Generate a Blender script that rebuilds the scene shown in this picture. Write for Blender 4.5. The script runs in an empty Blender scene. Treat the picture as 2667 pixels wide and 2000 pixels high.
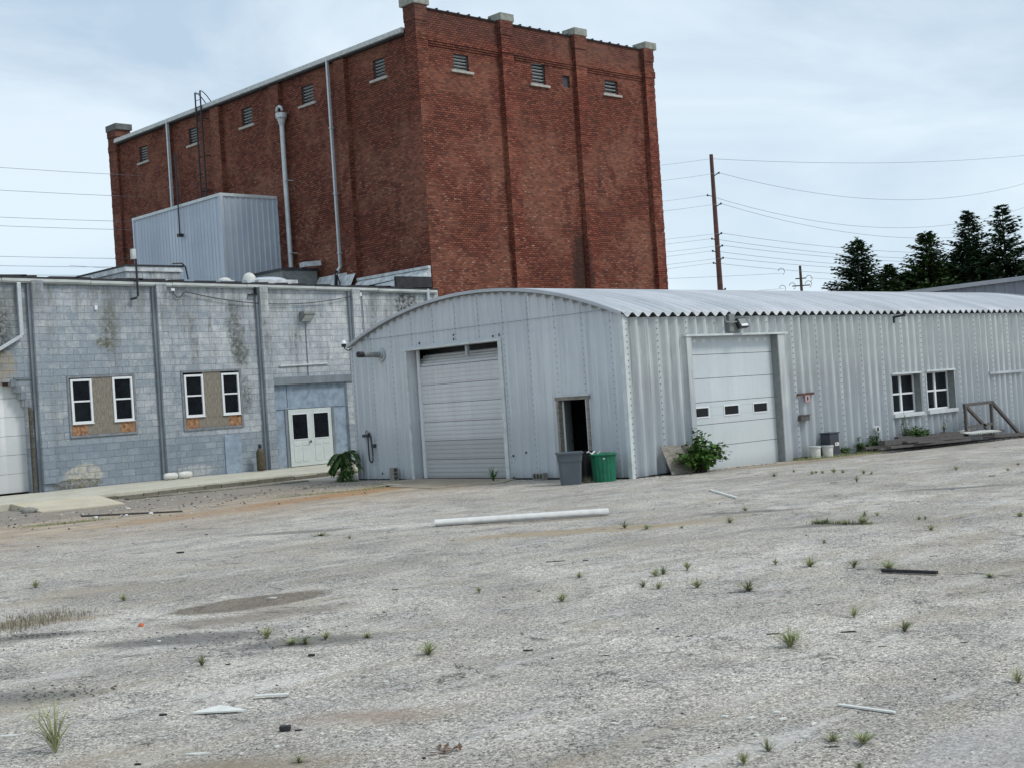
import bpy, math, random
from mathutils import Vector, Matrix, noise as mnoise
R = math.radians
sc = bpy.context.scene
# ---------------------------------------------------------------- camera
cam_d = bpy.data.cameras.new('camera'); cam = bpy.data.objects.new('camera', cam_d)
sc.collection.objects.link(cam); sc.camera = cam
cam_d.sensor_width = 36; cam_d.lens = 47.58; cam_d.clip_start = .1; cam_d.clip_end = 3000
Mc = [[0.7250389593405299, -0.04129157735084868, 0.6874689178997696],
      [-0.6854805140205757, 0.05325636510770739, 0.7261406368422041],
      [-0.06659558796563504, -0.9977267988860444, 0.010308367868771361]]
cam.matrix_world = Matrix(((Mc[0][0], -Mc[0][1], -Mc[0][2], 0), (Mc[1][0], -Mc[1][1], -Mc[1][2], 0),
                           (Mc[2][0], -Mc[2][1], -Mc[2][2], 2.25), (0, 0, 0, 1)))
# ---------------------------------------------------------------- world: overcast sky
w = bpy.data.worlds.new('World'); sc.world = w; w.use_nodes = True
t = w.node_tree; t.nodes.clear()
SUN_EL, SUN_AZ = 50, (0.55, -1.0)          # sun direction in plan
sky = t.nodes.new('ShaderNodeTexSky'); sky.sky_type = 'NISHITA'; sky.sun_disc = False
sky.sun_elevation = R(SUN_EL); sky.sun_rotation = math.atan2(SUN_AZ[0], SUN_AZ[1])
bg = t.nodes.new('ShaderNodeBackground'); out = t.nodes.new('ShaderNodeOutputWorld')
tc = t.nodes.new('ShaderNodeTexCoord'); mp = t.nodes.new('ShaderNodeMapping')
mp.inputs['Scale'].default_value = (1.3, 1.3, 3.6); mp.inputs['Rotation'].default_value = (0, 0, R(20))
t.links.new(tc.outputs['Generated'], mp.inputs[0])
n1 = t.nodes.new('ShaderNodeTexNoise'); n1.inputs['Scale'].default_value = 2.3; n1.inputs['Detail'].default_value = 7
n1.inputs['Roughness'].default_value = .55; n1.inputs['Distortion'].default_value = .6
t.links.new(mp.outputs[0], n1.inputs['Vector'])
cr = t.nodes.new('ShaderNodeValToRGB'); t.links.new(n1.outputs['Fac'], cr.inputs[0])
cr.color_ramp.elements[0].position = .36; cr.color_ramp.elements[0].color = (4.15, 5.25, 6.35, 1)
cr.color_ramp.elements[1].position = .62; cr.color_ramp.elements[1].color = (6.3, 7.2, 7.95, 1)
cr2 = t.nodes.new('ShaderNodeMix'); cr2.data_type = 'RGBA'; cr2.inputs[0].default_value = .9
t.links.new(sky.outputs[0], cr2.inputs['A']); t.links.new(cr.outputs[0], cr2.inputs['B'])
# whiter towards the horizon, as under thin cloud
sx = t.nodes.new('ShaderNodeSeparateXYZ'); t.links.new(tc.outputs['Generated'], sx.inputs[0])
mr = t.nodes.new('ShaderNodeMapRange'); t.links.new(sx.outputs['Z'], mr.inputs[0])
mr.inputs['From Min'].default_value = -.02; mr.inputs['From Max'].default_value = .22
mr.inputs['To Min'].default_value = .75; mr.inputs['To Max'].default_value = 0
mx = t.nodes.new('ShaderNodeMix'); mx.data_type = 'RGBA'; t.links.new(mr.outputs[0], mx.inputs[0])
t.links.new(cr2.outputs['Result'], mx.inputs['A']); mx.inputs['B'].default_value = (6.2, 7.35, 8.1, 1)
t.links.new(mx.outputs['Result'], bg.inputs[0]); bg.inputs[1].default_value = .092
t.links.new(bg.outputs[0], out.inputs[0])
# ---------------------------------------------------------------- sun behind thin cloud
sl = bpy.data.lights.new('sun', 'SUN'); sl.energy = 1.3; sl.angle = R(14); sl.color = (1, .96, .9)
so = bpy.data.objects.new('sun', sl); sc.collection.objects.link(so)
hd = Vector((SUN_AZ[0], SUN_AZ[1], 0)).normalized() * math.cos(R(SUN_EL)); hd.z = math.sin(R(SUN_EL))
so.rotation_euler = hd.to_track_quat('Z', 'Y').to_euler()
vs = sc.view_settings; vs.view_transform = 'Standard'; vs.look = 'None'; vs.exposure = 0.5; vs.gamma = 1

# ================================================================ material helpers
def NT(name):
    m = bpy.data.materials.new(name); m.use_nodes = True; t = m.node_tree; t.nodes.clear()
    o = t.nodes.new('ShaderNodeOutputMaterial'); b = t.nodes.new('ShaderNodeBsdfPrincipled')
    t.links.new(b.outputs[0], o.inputs[0]); return m, t, b
def S(t, sock, v):
    if isinstance(v, bpy.types.NodeSocket): t.links.new(v, sock)
    elif isinstance(v, (tuple, list)) and len(v) == 3 and sock.type == 'RGBA': sock.default_value = (*v, 1)
    else: sock.default_value = v
def coord(t, kind='UV', scale=(1, 1, 1), rot=(0, 0, 0), loc=(0, 0, 0), vt='POINT'):
    c = t.nodes.new('ShaderNodeTexCoord'); m = t.nodes.new('ShaderNodeMapping'); m.vector_type = vt
    m.inputs['Scale'].default_value = scale; m.inputs['Rotation'].default_value = rot; m.inputs['Location'].default_value = loc
    t.links.new(c.outputs[kind], m.inputs[0]); return m.outputs[0]
def NO(t, vec, scale, detail=4, rough=.6, dist=0., out='Fac'):
    n = t.nodes.new('ShaderNodeTexNoise'); n.inputs['Scale'].default_value = scale; n.inputs['Detail'].default_value = detail
    n.inputs['Roughness'].default_value = rough; n.inputs['Distortion'].default_value = dist
    t.links.new(vec, n.inputs['Vector']); return n.outputs[out]
def VO(t, vec, scale, feat='F1', out='Distance', rand=1):
    n = t.nodes.new('ShaderNodeTexVoronoi'); n.feature = feat; n.inputs['Scale'].default_value = scale
    n.inputs['Randomness'].default_value = rand
    t.links.new(vec, n.inputs['Vector']); return n.outputs[out]
def RA(t, fac, *stops):
    n = t.nodes.new('ShaderNodeValToRGB'); S(t, n.inputs[0], fac); e = n.color_ramp.elements
    while len(e) < len(stops): e.new(.5)
    for k, (p, c) in enumerate(stops):
        e[k].position = p; e[k].color = (c, c, c, 1) if isinstance(c, (int, float)) else (*c, 1)
    return n.outputs[0]
def MX(t, fac, a, b, mode='MIX'):
    n = t.nodes.new('ShaderNodeMix'); n.data_type = 'RGBA'; n.blend_type = mode
    S(t, n.inputs[0], fac); S(t, n.inputs['A'], a); S(t, n.inputs['B'], b); return n.outputs['Result']
def MA(t, op, a, b=0., c=None, clamp=False):
    n = t.nodes.new('ShaderNodeMath'); n.operation = op; n.use_clamp = clamp
    S(t, n.inputs[0], a); S(t, n.inputs[1], b)
    if c is not None: S(t, n.inputs[2], c)
    return n.outputs[0]
def MR(t, v, a, b, c=0., d=1., smooth=True):
    n = t.nodes.new('ShaderNodeMapRange'); n.interpolation_type = 'SMOOTHSTEP' if smooth else 'LINEAR'
    S(t, n.inputs['Value'], v)
    n.inputs['From Min'].default_value = a; n.inputs['From Max'].default_value = b
    n.inputs['To Min'].default_value = c; n.inputs['To Max'].default_value = d; return n.outputs[0]
def SEP(t, vec):
    n = t.nodes.new('ShaderNodeSeparateXYZ'); t.links.new(vec, n.inputs[0]); return n.outputs
def BU(t, b, h, strength=.5, dist=.02):
    n = t.nodes.new('ShaderNodeBump'); n.inputs['Strength'].default_value = strength; n.inputs['Distance'].default_value = dist
    S(t, n.inputs['Height'], h); t.links.new(n.outputs[0], b.inputs['Normal'])
def blob(t, cx, cy, rx, ry, ang=0., warp=.25, wscale=1.5):
    """soft patch of a real stain lying on the ground at cx, cy"""
    c = coord(t, 'Object'); n = NO(t, c, wscale, 3, .6, 0, 'Color')
    v = t.nodes.new('ShaderNodeVectorMath'); v.operation = 'MULTIPLY_ADD'; t.links.new(n, v.inputs[0])
    v.inputs[1].default_value = (warp * 2, warp * 2, 0); t.links.new(c, v.inputs[2])
    m = t.nodes.new('ShaderNodeMapping'); m.vector_type = 'TEXTURE'; t.links.new(v.outputs[0], m.inputs[0])
    m.inputs['Location'].default_value = (cx + warp, cy + warp, 0); m.inputs['Scale'].default_value = (rx, ry, 1000)
    m.inputs['Rotation'].default_value = (0, 0, ang)
    g = t.nodes.new('ShaderNodeTexGradient'); g.gradient_type = 'SPHERICAL'; t.links.new(m.outputs[0], g.inputs[0])
    return g.outputs['Fac']
def simple(name, col, rough=.6, var=.25, scale=6, metal=0., bump=.15, bscale=40, stretch=(1, 1, 1), spec=.4, kind='Object'):
    m, t, b = NT(name); v = coord(t, kind, stretch)
    n = NO(t, v, scale, 5, .65)
    dark = tuple(c * (1 - var) for c in col); lite = tuple(min(1, c * (1 + var)) for c in col)
    S(t, b.inputs['Base Color'], RA(t, n, (.3, dark), (.7, lite)))
    b.inputs['Roughness'].default_value = rough; b.inputs['Metallic'].default_value = metal
    b.inputs['Specular IOR Level'].default_value = spec
    if bump: BU(t, b, NO(t, v, bscale, 3), bump, .01)
    return m
M = {}
# ---- asphalt lot
def asphalt():
    m, t, b = NT('asphalt'); v = coord(t, 'Object'); sx = SEP(t, v)
    big = NO(t, v, .22, 5, .62, .8); mid = NO(t, v, 1.1, 5, .65, .4)
    c = RA(t, big, (.34, (.31, .282, .242)), (.5, (.425, .39, .34)), (.66, (.54, .50, .445)))
    c = MX(t, MR(t, mid, .38, .66, 0, .5), c, (.27, .26, .255), 'MIX')
    # aggregate
    ag = VO(t, v, 74, 'F1', 'Color'); agv = SEP(t, ag)
    a1 = RA(t, agv[0], (.0, .26), (.2, .55), (.42, .95), (.75, 1.2), (.95, 1.7))
    c = MX(t, .85, c, a1, 'MULTIPLY')
    sp = NO(t, v, 21, 5, .8); c = MX(t, .85, c, RA(t, sp, (.34, .42), (.5, 1.02), (.66, 1.6)), 'MULTIPLY')
    # weathered streaks of worn surface along the driving direction
    v2 = coord(t, 'Object', (.32, 2.2, 1), (0, 0, R(-44)))
    st = NO(t, v2, .9, 5, .7, .5); c = MX(t, MR(t, st, .54, .7, 0, .45), c, (.21, .2, .185))
    v3 = coord(t, 'Object', (.25, 1.5, 1), (0, 0, R(-49)))
    st2 = NO(t, v3, 1.7, 4, .7, .3); c = MX(t, MR(t, st2, .52, .68, 0, .5), c, (.56, .54, .51))
    # cracks
    d = NO(t, v, 1.1, 6, .7, 0, 'Color'); vv = t.nodes.new('ShaderNodeVectorMath'); vv.operation = 'MULTIPLY_ADD'
    t.links.new(d, vv.inputs[0]); vv.inputs[1].default_value = (1.9, 1.9, 0); t.links.new(v, vv.inputs[2])
    ck = VO(t, vv.outputs[0], .42, 'DISTANCE_TO_EDGE'); ck2 = VO(t, vv.outputs[0], 1.9, 'DISTANCE_TO_EDGE')
    m1 = MA(t, 'MULTIPLY', MR(t, ck, .002, .008, 1, 0), MR(t, big, .44, .56, 0, 1)); m2 = MA(t, 'MULTIPLY', MR(t, ck2, .006, .02, 1, 0), MR(t, mid, .5, .62, 0, 1))
    crk = MA(t, 'MAXIMUM', MA(t, 'MULTIPLY', m1, MR(t, sp, .35, .6, .1, .8)), MA(t, 'MULTIPLY', m2, .55))
    c = MX(t, MA(t, 'MULTIPLY', crk, .75), c, (.07, .068, .065))
    # tan dirt washed over the lot in front of the buildings (y about 25..33)
    dn = NO(t, coord(t, 'Object', (.35, 1.1, 1), (0, 0, R(8))), 1.2, 6, .72, .6)
    band = MA(t, 'MULTIPLY', MR(t, sx[1], 22.5, 29.5), MR(t, sx[1], 43, 32))
    band = MA(t, 'MULTIPLY', band, MR(t, sx[0], 27, 23.5))
    dm = MA(t, 'MULTIPLY', band, MR(t, dn, .34, .56, .1, 1.0))
    c = MX(t, MA(t, 'MULTIPLY', dm, .85), c, MX(t, MR(t, dn, .4, .6), (.25, .165, .10), (.47, .38, .28)))
    old = MA(t, 'MULTIPLY', MR(t, sx[1], 30.5, 33.5), MR(t, sx[0], 26, 25))   # older darker paving by the sidewalk
    c = MX(t, MA(t, 'MULTIPLY', old, .62), c, MX(t, mid, (.13, .125, .12), (.30, .27, .235)))
    # faint tan silt elsewhere
    si = NO(t, coord(t, 'Object', (.5, 1.6, 1), (0, 0, R(-40))), .55, 5, .65, .3)
    c = MX(t, MR(t, si, .52, .68, 0, .55), c, (.31, .26, .195))
    for (x, y, rx, ry, a, w_, col, k) in (
            (8.85, 14.15, 1.15, .62, R(-8), .16, (.13, .10, .07), 4.0),    # brown dried puddle
            (8.2, 13.1, 1.8, .6, R(-20), .3, (.21, .18, .145), 1.3),
            (7.0, 12.6, 1.3, .5, R(-40), .3, (.13, .125, .12), 1.7),
            (7.6, 11.2, 1.0, .45, R(-40), .25, (.14, .135, .125), 1.7),
            (6.2, 14.45, 1.0, .3, R(-40), .2, (.10, .098, .09), 1.6),
            (6.7, 15.5, 1.2, .5, R(-30), .2, (.27, .22, .16), 1.7),
            (4.8, 11.2, .8, .4, R(-40), .2, (.15, .145, .135), 1.3),
            (4.6, 7.6, 1.2, .5, R(-40), .25, (.25, .2, .14), 1.1),
            (6.0, 8.0, 1.0, .4, R(-40), .25, (.28, .21, .16), .9),
            (16.0, 15.5, 2.6, .6, R(-40), .4, (.33, .26, .17), 2.2),
            (17.0, 17.6, 2.2, .35, R(-42), .3, (.27, .225, .17), 1.6),
            (14.6, 21.4, 1.4, .4, R(-40), .3, (.17, .155, .14), 1.8),
            (19.1, 14.4, 1.2, .35, R(-45), .25, (.15, .14, .125), 1.8),
            (17.6, 11.7, 1.0, .25, R(-48), .2, (.15, .145, .13), 1.8),
            (23.6, 13.0, 1.6, .3, R(-50), .2, (.13, .13, .125), 1.6),
            (22.3, 29.6, 2.8, 1.1, R(20), .4, (.36, .21, .10), 2.4),     # orange clay by the shed door
            (20.0, 29.2, 3.2, .9, R(5), .5, (.36, .22, .12), 1.8),
            (16.5, 28.4, 3.6, 1.1, R(2), .5, (.37, .26, .17), 1.6),
            (31.5, 22.1, 3.8, .75, R(0), .3, (.27, .215, .155), 2.2)):
        c = MX(t, MA(t, 'MULTIPLY', MR(t, blob(t, x, y, rx, ry, a, w_), 0, 1 / k, 0, .85), MR(t, sp, .3, .7, 1, .8)), c, col)
    for (x, y, rx, ry, a) in ((14.2, 30.6, 1.0, .22, R(-8)), (21.2, 30.6, 1.6, .25, R(-10)), (24.8, 31.7, 1.0, .3, R(-20)),
                              (34.2, 22.3, 1.9, .3, 0), (22.3, 33.3, 2, .3, R(-20))):
        g = MR(t, blob(t, x, y, rx, ry, a, .2), 0, .5, 0, .7)
        c = MX(t, MA(t, 'MULTIPLY', g, MR(t, sp, .4, .55)), c, (.13, .125, .03))
    rd = NO(t, v, .55, 6, .62, .7); rl = MR(t, MA(t, 'ABSOLUTE', MA(t, 'SUBTRACT', rd, .5)), .0012, .006, 1, 0)
    rd2 = NO(t, coord(t, 'Object', (1, 1, 1), loc=(9, 4, 0)), 1.4, 6, .65, .5); rl2 = MR(t, MA(t, 'ABSOLUTE', MA(t, 'SUBTRACT', rd2, .5)), .002, .010, 1, 0)
    rk = MA(t, 'MAXIMUM', MA(t, 'MULTIPLY', rl, MR(t, mid, .42, .55)), MA(t, 'MULTIPLY', MA(t, 'MULTIPLY', rl2, MR(t, big, .46, .56)), .75))
    crk = MA(t, 'MAXIMUM', crk, rk); c = MX(t, MA(t, 'MULTIPLY', rk, .8), c, (.06, .058, .055))
    c = MX(t, MR(t, blob(t, 7.6, 3.6, 1.6, .9, 0, .2), 0, .3, 0, .4), c, (.42, .41, .40))
    S(t, b.inputs['Base Color'], c); b.inputs['Roughness'].default_value = .93; b.inputs['Specular IOR Level'].default_value = .2
    h = MA(t, 'ADD', MA(t, 'MULTIPLY', agv[1], .5), MA(t, 'MULTIPLY', sp, .8)); h = MA(t, 'SUBTRACT', h, MA(t, 'MULTIPLY', crk, 1.2))
    BU(t, b, h, .45, .010); return m
M['asphalt'] = asphalt()
# ---- painted concrete block
def block(name='painted_block', smooth=False):
    m, t, b = NT(name); v = coord(t, 'UV'); o = coord(t, 'UV'); s = SEP(t, v)
    wv = NO(t, v, 1.4, 3, .6, 0, 'Color'); vm = t.nodes.new('ShaderNodeVectorMath'); vm.operation = 'MULTIPLY_ADD'
    t.links.new(wv, vm.inputs[0]); vm.inputs[1].default_value = (.04, .035, 0); t.links.new(v, vm.inputs[2])
    br = t.nodes.new('ShaderNodeTexBrick'); t.links.new(vm.outputs[0], br.inputs['Vector'])
    br.inputs['Scale'].default_value = 1; br.inputs['Brick Width'].default_value = .5; br.inputs['Row Height'].default_value = .235
    br.inputs['Mortar Size'].default_value = .010; br.inputs['Mortar Smooth'].default_value = .8; br.inputs['Bias'].default_value = 0
    br.inputs['Color1'].default_value = (0, 0, 0, 1); br.inputs['Color2'].default_value = (1, 1, 1, 1); br.inputs['Mortar'].default_value = (.5, .5, .5, 1)
    rnd = SEP(t, br.outputs['Color'])[0]
    n1 = NO(t, v, .55, 5, .6, .4); n2 = NO(t, v, 3.2, 6, .7, .3)
    blue = (.275, .315, .355); pale = (.60, .615, .61)
    # paint is older and chalkier up and to the right
    f = MA(t, 'ADD', MA(t, 'MULTIPLY', MR(t, s[0], 21, 31), .42), MA(t, 'MULTIPLY', MR(t, s[1], 2.6, 6), .22))
    f = MA(t, 'ADD', f, MA(t, 'MULTIPLY', MA(t, 'SUBTRACT', n1, .5), 1.3)); f = MA(t, 'ADD', f, MA(t, 'MULTIPLY', MA(t, 'SUBTRACT', n2, .5), 2.0))
    f = MA(t, 'ADD', f, MA(t, 'MULTIPLY', MA(t, 'SUBTRACT', rnd, .5), .3), clamp=True)
    c = MX(t, f, blue, pale)
    low = MR(t, MA(t, 'ADD', s[1], MA(t, 'MULTIPLY', n1, .05)), 1.72, 1.66)
    c = MX(t, MA(t, 'MULTIPLY', low, .62), c, MX(t, MA(t, 'ADD', MA(t, 'MULTIPLY', rnd, .5), MA(t, 'MULTIPLY', n2, .5)), (.155, .19, .235), (.25, .3, .355)))
    # grey-black weather staining in vertical runs
    vs_ = coord(t, 'UV', (1.0, .16, 1)); ns = NO(t, vs_, 1.6, 5, .75, .2)
    gr = MA(t, 'MULTIPLY', MA(t, 'MULTIPLY', MR(t, ns, .47, .66), MR(t, n2, .36, .6)), MR(t, s[1], 1.2, 5.5, .25, .85))
    c = MX(t, gr, c, (.15, .155, .15))
    def uvblob(x, y, rx, ry, col, k, c, warp=.35):
        wn = NO(t, v, 2.6, 4, .7, 0, 'Color'); q = t.nodes.new('ShaderNodeVectorMath'); q.operation = 'MULTIPLY_ADD'
        t.links.new(wn, q.inputs[0]); q.inputs[1].default_value = (warp * 2, warp * 2, 0); t.links.new(v, q.inputs[2])
        mm = t.nodes.new('ShaderNodeMapping'); mm.vector_type = 'TEXTURE'; t.links.new(q.outputs[0], mm.inputs[0])
        mm.inputs['Location'].default_value = (x + warp, y + warp, 0); mm.inputs['Scale'].default_value = (rx, ry, 1000)
        g = t.nodes.new('ShaderNodeTexGradient'); g.gradient_type = 'SPHERICAL'; t.links.new(mm.outputs[0], g.inputs[0])
        return MX(t, MA(t, 'MULTIPLY', MR(t, g.outputs['Fac'], 0, 1 / k, 0, .95), MR(t, NO(t, v, 6.5, 5, .8), .38, .58, .15, 1)), c, col)
    c = uvblob(18.1, 5.6, .75, 1.9, (.06, .055, .042), 1.7, c)     # black mould by the downspout
    c = uvblob(18.25, 4.4, .55, .6, (.33, .29, .22), 2.5, c)
    c = uvblob(22.1, 5.6, .55, 1.3, (.13, .125, .09), 1.1, c)
    c = uvblob(21.9, 5.05, .5, .28, (.12, .115, .075), 1.6, c)
    c = uvblob(27.05, 5.6, .45, 1.6, (.115, .12, .115), 1.5, c)
    c = uvblob(27.2, 4.6, .5, .7, (.09, .1, .08), 1.6, c)
    c = uvblob(27.4, 3.0, .4, 1.2, (.14, .15, .145), 1.3, c)
    c = uvblob(35.3, 6.4, .75, .7, (.04, .04, .038), 2.6, c, .15)
    c = uvblob(20.85, .62, .75, .42, (.50, .46, .38), 4.5, c, .22)
    c = uvblob(20.55, .35, 1.1, .2, (.115, .105, .07), 4, c, .12)
    c = uvblob(25.0, .42, .9, .22, (.42, .44, .44), 3, c, .2)
    mort = br.outputs['Fac']
    mk = MA(t, 'MULTIPLY', mort, MR(t, n2, .38, .6, .2, 1.))
    tp = MA(t, 'MULTIPLY', MR(t, NO(t, coord(t, 'UV', (1.6, .3, 1), loc=(5, 5, 0)), 1.4, 6, .8), .44, .62), MR(t, s[1], 4.9, 6.9)); c = MX(t, MA(t, 'MULTIPLY', tp, .6), c, (.17, .175, .165))
    c = MX(t, mk, c, (.13, .145, .155))
    hl = NO(t, v, 14, 5, .8); c = MX(t, .6, c, RA(t, hl, (.3, .62), (.7, 1.3)), 'MULTIPLY')
    S(t, b.inputs['Base Color'], c); b.inputs['Roughness'].default_value = .75; b.inputs['Specular IOR Level'].default_value = .25
    h = MA(t, 'SUBTRACT', MA(t, 'ADD', MA(t, 'MULTIPLY', rnd, .25), MA(t, 'MULTIPLY', hl, .3)), mort)
    BU(t, b, h, .7, .015); return m
M['block'] = block()
# ---- red brick
def brick(name, tone=1.0):
    m, t, b = NT(name); v = coord(t, 'UV'); s = SEP(t, v)
    br = t.nodes.new('ShaderNodeTexBrick'); t.links.new(v, br.inputs['Vector']); br.inputs['Scale'].default_value = 1
    br.inputs['Brick Width'].default_value = .225; br.inputs['Row Height'].default_value = .094; br.inputs['Mortar Size'].default_value = .015
    br.inputs['Mortar Smooth'].default_value = .3; br.inputs['Bias'].default_value = 0
    br.inputs['Color1'].default_value = (0, 0, 0, 1); br.inputs['Color2'].default_value = (1, 1, 1, 1); br.inputs['Mortar'].default_value = (.5, .5, .5, 1)
    rnd = SEP(t, br.outputs['Color'])[0]
    n1 = NO(t, v, .35, 6, .7, .5); n2 = NO(t, coord(t, 'UV', (.4, 3, 1)), 1.3, 6, .75); n3 = NO(t, coord(t, 'UV', (1, 3.4, 1)), 4.2, 4, .8)
    c = RA(t, rnd, (0., (.105 * tone, .039, .029)), (.3, (.17 * tone, .052, .035)), (.62, (.215 * tone, .067, .043)), (1., (.27 * tone, .098, .062)))
    c = MX(t, MA(t, 'MULTIPLY', MR(t, n1, .46, .66, 0, .5 if tone > .9 else .15), MR(t, rnd, .0, .7, .3, 1)), c, (.30 * tone, .108, .058))        # orange patches
    c = MX(t, MR(t, n2, .48, .68, 0, .5), c, (.10 * tone, .055, .04))      # brown-grey weathering
    c = MX(t, MR(t, s[1], 17.6, 18.6, 0, .45), c, (.11, .06, .05))         # sooty parapet
    # leftover pale mortar smears, more of them low on the wall
    wm = MA(t, 'MULTIPLY', MR(t, n3, .565, .63), MR(t, rnd, .5, .65)); wm = MA(t, 'MULTIPLY', wm, MR(t, NO(t, v, .35, 3, .5), .38, .55))
    wm = MA(t, 'MULTIPLY', wm, MR(t, s[1], 15.5, 11, .12, 1))
    c = MX(t, MA(t, 'MULTIPLY', wm, .9), c, (.52, .41, .33))
    n4 = NO(t, coord(t, 'UV', (1, 2.4, 1), loc=(31, 7, 0)), 6.5, 3, .8)
    hole = MA(t, 'MULTIPLY', MR(t, n4, .70, .74), MR(t, rnd, .3, .15)); c = MX(t, MA(t, 'MULTIPLY', hole, .8), c, (.025, .014, .012))
    vs_ = coord(t, 'UV', (1.2, .1, 1)); ns = NO(t, vs_, 1.1, 4, .7); c = MX(t, MR(t, ns, .56, .74, 0, .5), c, (.07, .04, .035))
    mk = MA(t, 'MULTIPLY', br.outputs['Fac'], .8); c = MX(t, mk, c, MX(t, MR(t, n1, .45, .6), (.02, .012, .011), (.17, .10, .075)))
    if tone >= 1:   # soot stain by the second pier
        q = NO(t, v, 1.5, 4, .7, 0, 'Color'); qq = t.nodes.new('ShaderNodeVectorMath'); qq.operation = 'MULTIPLY_ADD'
        t.links.new(q, qq.inputs[0]); qq.inputs[1].default_value = (.6, .6, 0); t.links.new(v, qq.inputs[2])
        mm = t.nodes.new('ShaderNodeMapping'); mm.vector_type = 'TEXTURE'; t.links.new(qq.outputs[0], mm.inputs[0])
        mm.inputs['Location'].default_value = (46.6, 8.2, 0); mm.inputs['Scale'].default_value = (.75, 2.6, 1000)
        g = t.nodes.new('ShaderNodeTexGradient'); g.gradient_type = 'SPHERICAL'; t.links.new(mm.outputs[0], g.inputs[0])
        c = MX(t, MR(t, g.outputs['Fac'], 0, .5, 0, .75), c, (.035, .024, .02))
    S(t, b.inputs['Base Color'], c); b.inputs['Roughness'].default_value = .9; b.inputs['Specular IOR Level'].default_value = .15
    h = MA(t, 'SUBTRACT', MA(t, 'ADD', MA(t, 'MULTIPLY', rnd, .4), MA(t, 'MULTIPLY', n3, .5)), MA(t, 'ADD', br.outputs['Fac'], hole))
    BU(t, b, h, .8, .02); return m
M['brick'] = brick('red_brick', 1.0); M['brickpier'] = brick('orange_pier_brick', 1.12); M['brick_side'] = brick('red_brick_side', .96)
# ---- painted sheet metal
def sheet(name, base, light, dirt, lowcol=None, rough=.45, amt=.6, metal=.0, kind='UV'):
    m, t, b = NT(name); v = coord(t, kind); s = SEP(t, v)
    st = NO(t, coord(t, kind, (3.4, .12, 1)), 1.5, 6, .75, .15); n1 = NO(t, v, .5, 5, .6, .3); n2 = NO(t, v, 7, 5, .7)
    c = MX(t, RA(t, n1, (.35, 0.), (.65, 1.)), base, light)
    c = MX(t, MR(t, st, .46, .66, 0, amt), c, dirt); c = MX(t, MR(t, n2, .56, .72, 0, .28), c, tuple(x * .72 for x in base))
    fl_ = MA(t, 'FLOOR', MA(t, 'DIVIDE', MA(t, 'SUBTRACT', s[0], .80 if name == 'grey_white_sheet' else .35), 1.2 if name == 'grey_white_sheet' else 1.0))
    wn_ = t.nodes.new('ShaderNodeTexWhiteNoise'); wn_.noise_dimensions = '1D'; t.links.new(fl_, wn_.inputs['W'])
    c = MX(t, 1.0, c, MX(t, wn_.outputs['Value'], (.86, .87, .88), (1.08, 1.07, 1.06)), 'MULTIPLY')
    ru = MA(t, 'MULTIPLY', MR(t, NO(t, coord(t, kind, (5, .35, 1), loc=(3, 8, 0)), 1.3, 5, .75), .63, .72, 0, .45), MR(t, n2, .4, .6)); c = MX(t, ru, c, (.22, .15, .10))
    if lowcol:
        lf = MA(t, 'ADD', s[1], MA(t, 'MULTIPLY', MA(t, 'SUBTRACT', n1, .5), 1.8))
        c = MX(t, MR(t, lf, 2.3, .8, 0, .65), c, lowcol)
        c = MX(t, MR(t, MA(t, 'ADD', s[1], MA(t, 'MULTIPLY', st, .5)), .62, .1, 0, .55), c, tuple(x * .5 for x in lowcol))
    g = MR(t, NO(t, v, .9, 3, .5), .6, .75, 0, .16); c = MX(t, g, c, (.36, .42, .30))
    S(t, b.inputs['Base Color'], c); b.inputs['Metallic'].default_value = metal
    S(t, b.inputs['Roughness'], RA(t, n2, (.3, rough - .08), (.7, rough + .15))); b.inputs['Specular IOR Level'].default_value = .4
    BU(t, b, n1, .25, .03); return m
M['gable'] = sheet('grey_blue_sheet', (.525, .555, .59), (.61, .64, .665), (.38, .41, .45), (.42, .45, .47), amt=.5)
M['side'] = sheet('grey_white_sheet', (.48, .505, .505), (.62, .65, .63), (.23, .24, .26), (.37, .405, .44), amt=.8)
M['roof'] = sheet('dull_roof_sheet', (.46, .48, .51), (.55, .57, .60), (.36, .38, .41), None, .55, kind='Object')
M['pent'] = sheet('pale_penthouse_sheet', (.45, .51, .585), (.55, .605, .66), (.38, .42, .48), None, .5, .5)
M['farwall'] = sheet('grey_far_sheet', (.24, .265, .31), (.29, .315, .36), (.19, .21, .25), None, .5)
M['screw'] = simple('dark_screws', (.19, .205, .22), .5, .2, bump=0)
M['trim'] = simple('white_metal_trim', (.56, .60, .60), .45, .15, 4, bump=.1)
M['gutter'] = simple('grey_gutter_metal', (.50, .52, .50), .45, .25, 3, stretch=(.5, 2, 2))
M['white'] = simple('white_vinyl', (.74, .76, .77), .4, .06, 5, bump=.03)
M['doorwhite'] = sheet('white_door_paint', (.56, .61, .635), (.63, .675, .69), (.50, .54, .55), (.54, .58, .58), .45, .45)
M['rollup'] = sheet('rollup_door_paint', (.64, .655, .66), (.72, .73, .735), (.5, .52, .52), (.50, .51, .51), .42, .4)
M['pad2'] = sheet('rollup_lower_paint', (.46, .475, .475), (.52, .53, .53), (.42, .43, .42), (.44, .45, .44), .45, .4)
M['topshade'] = simple('shaded_top_section', (.17, .16, .15), .7, .5, 2, stretch=(1, .3, 3))  # unused dark tone painting shade on the roll-up door's top section
M['cream'] = simple('grey_cream_door', (.55, .60, .585), .5, .08, 4, bump=.05)
M['bluepanel'] = simple('blue_grey_panel', (.255, .315, .385), .6, .28, 4, bump=.2, bscale=12)
M['glass'] = simple('dark_window_glass', (.007, .009, .012), .1, .6, 2, bump=.04, bscale=3, spec=.3)
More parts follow.
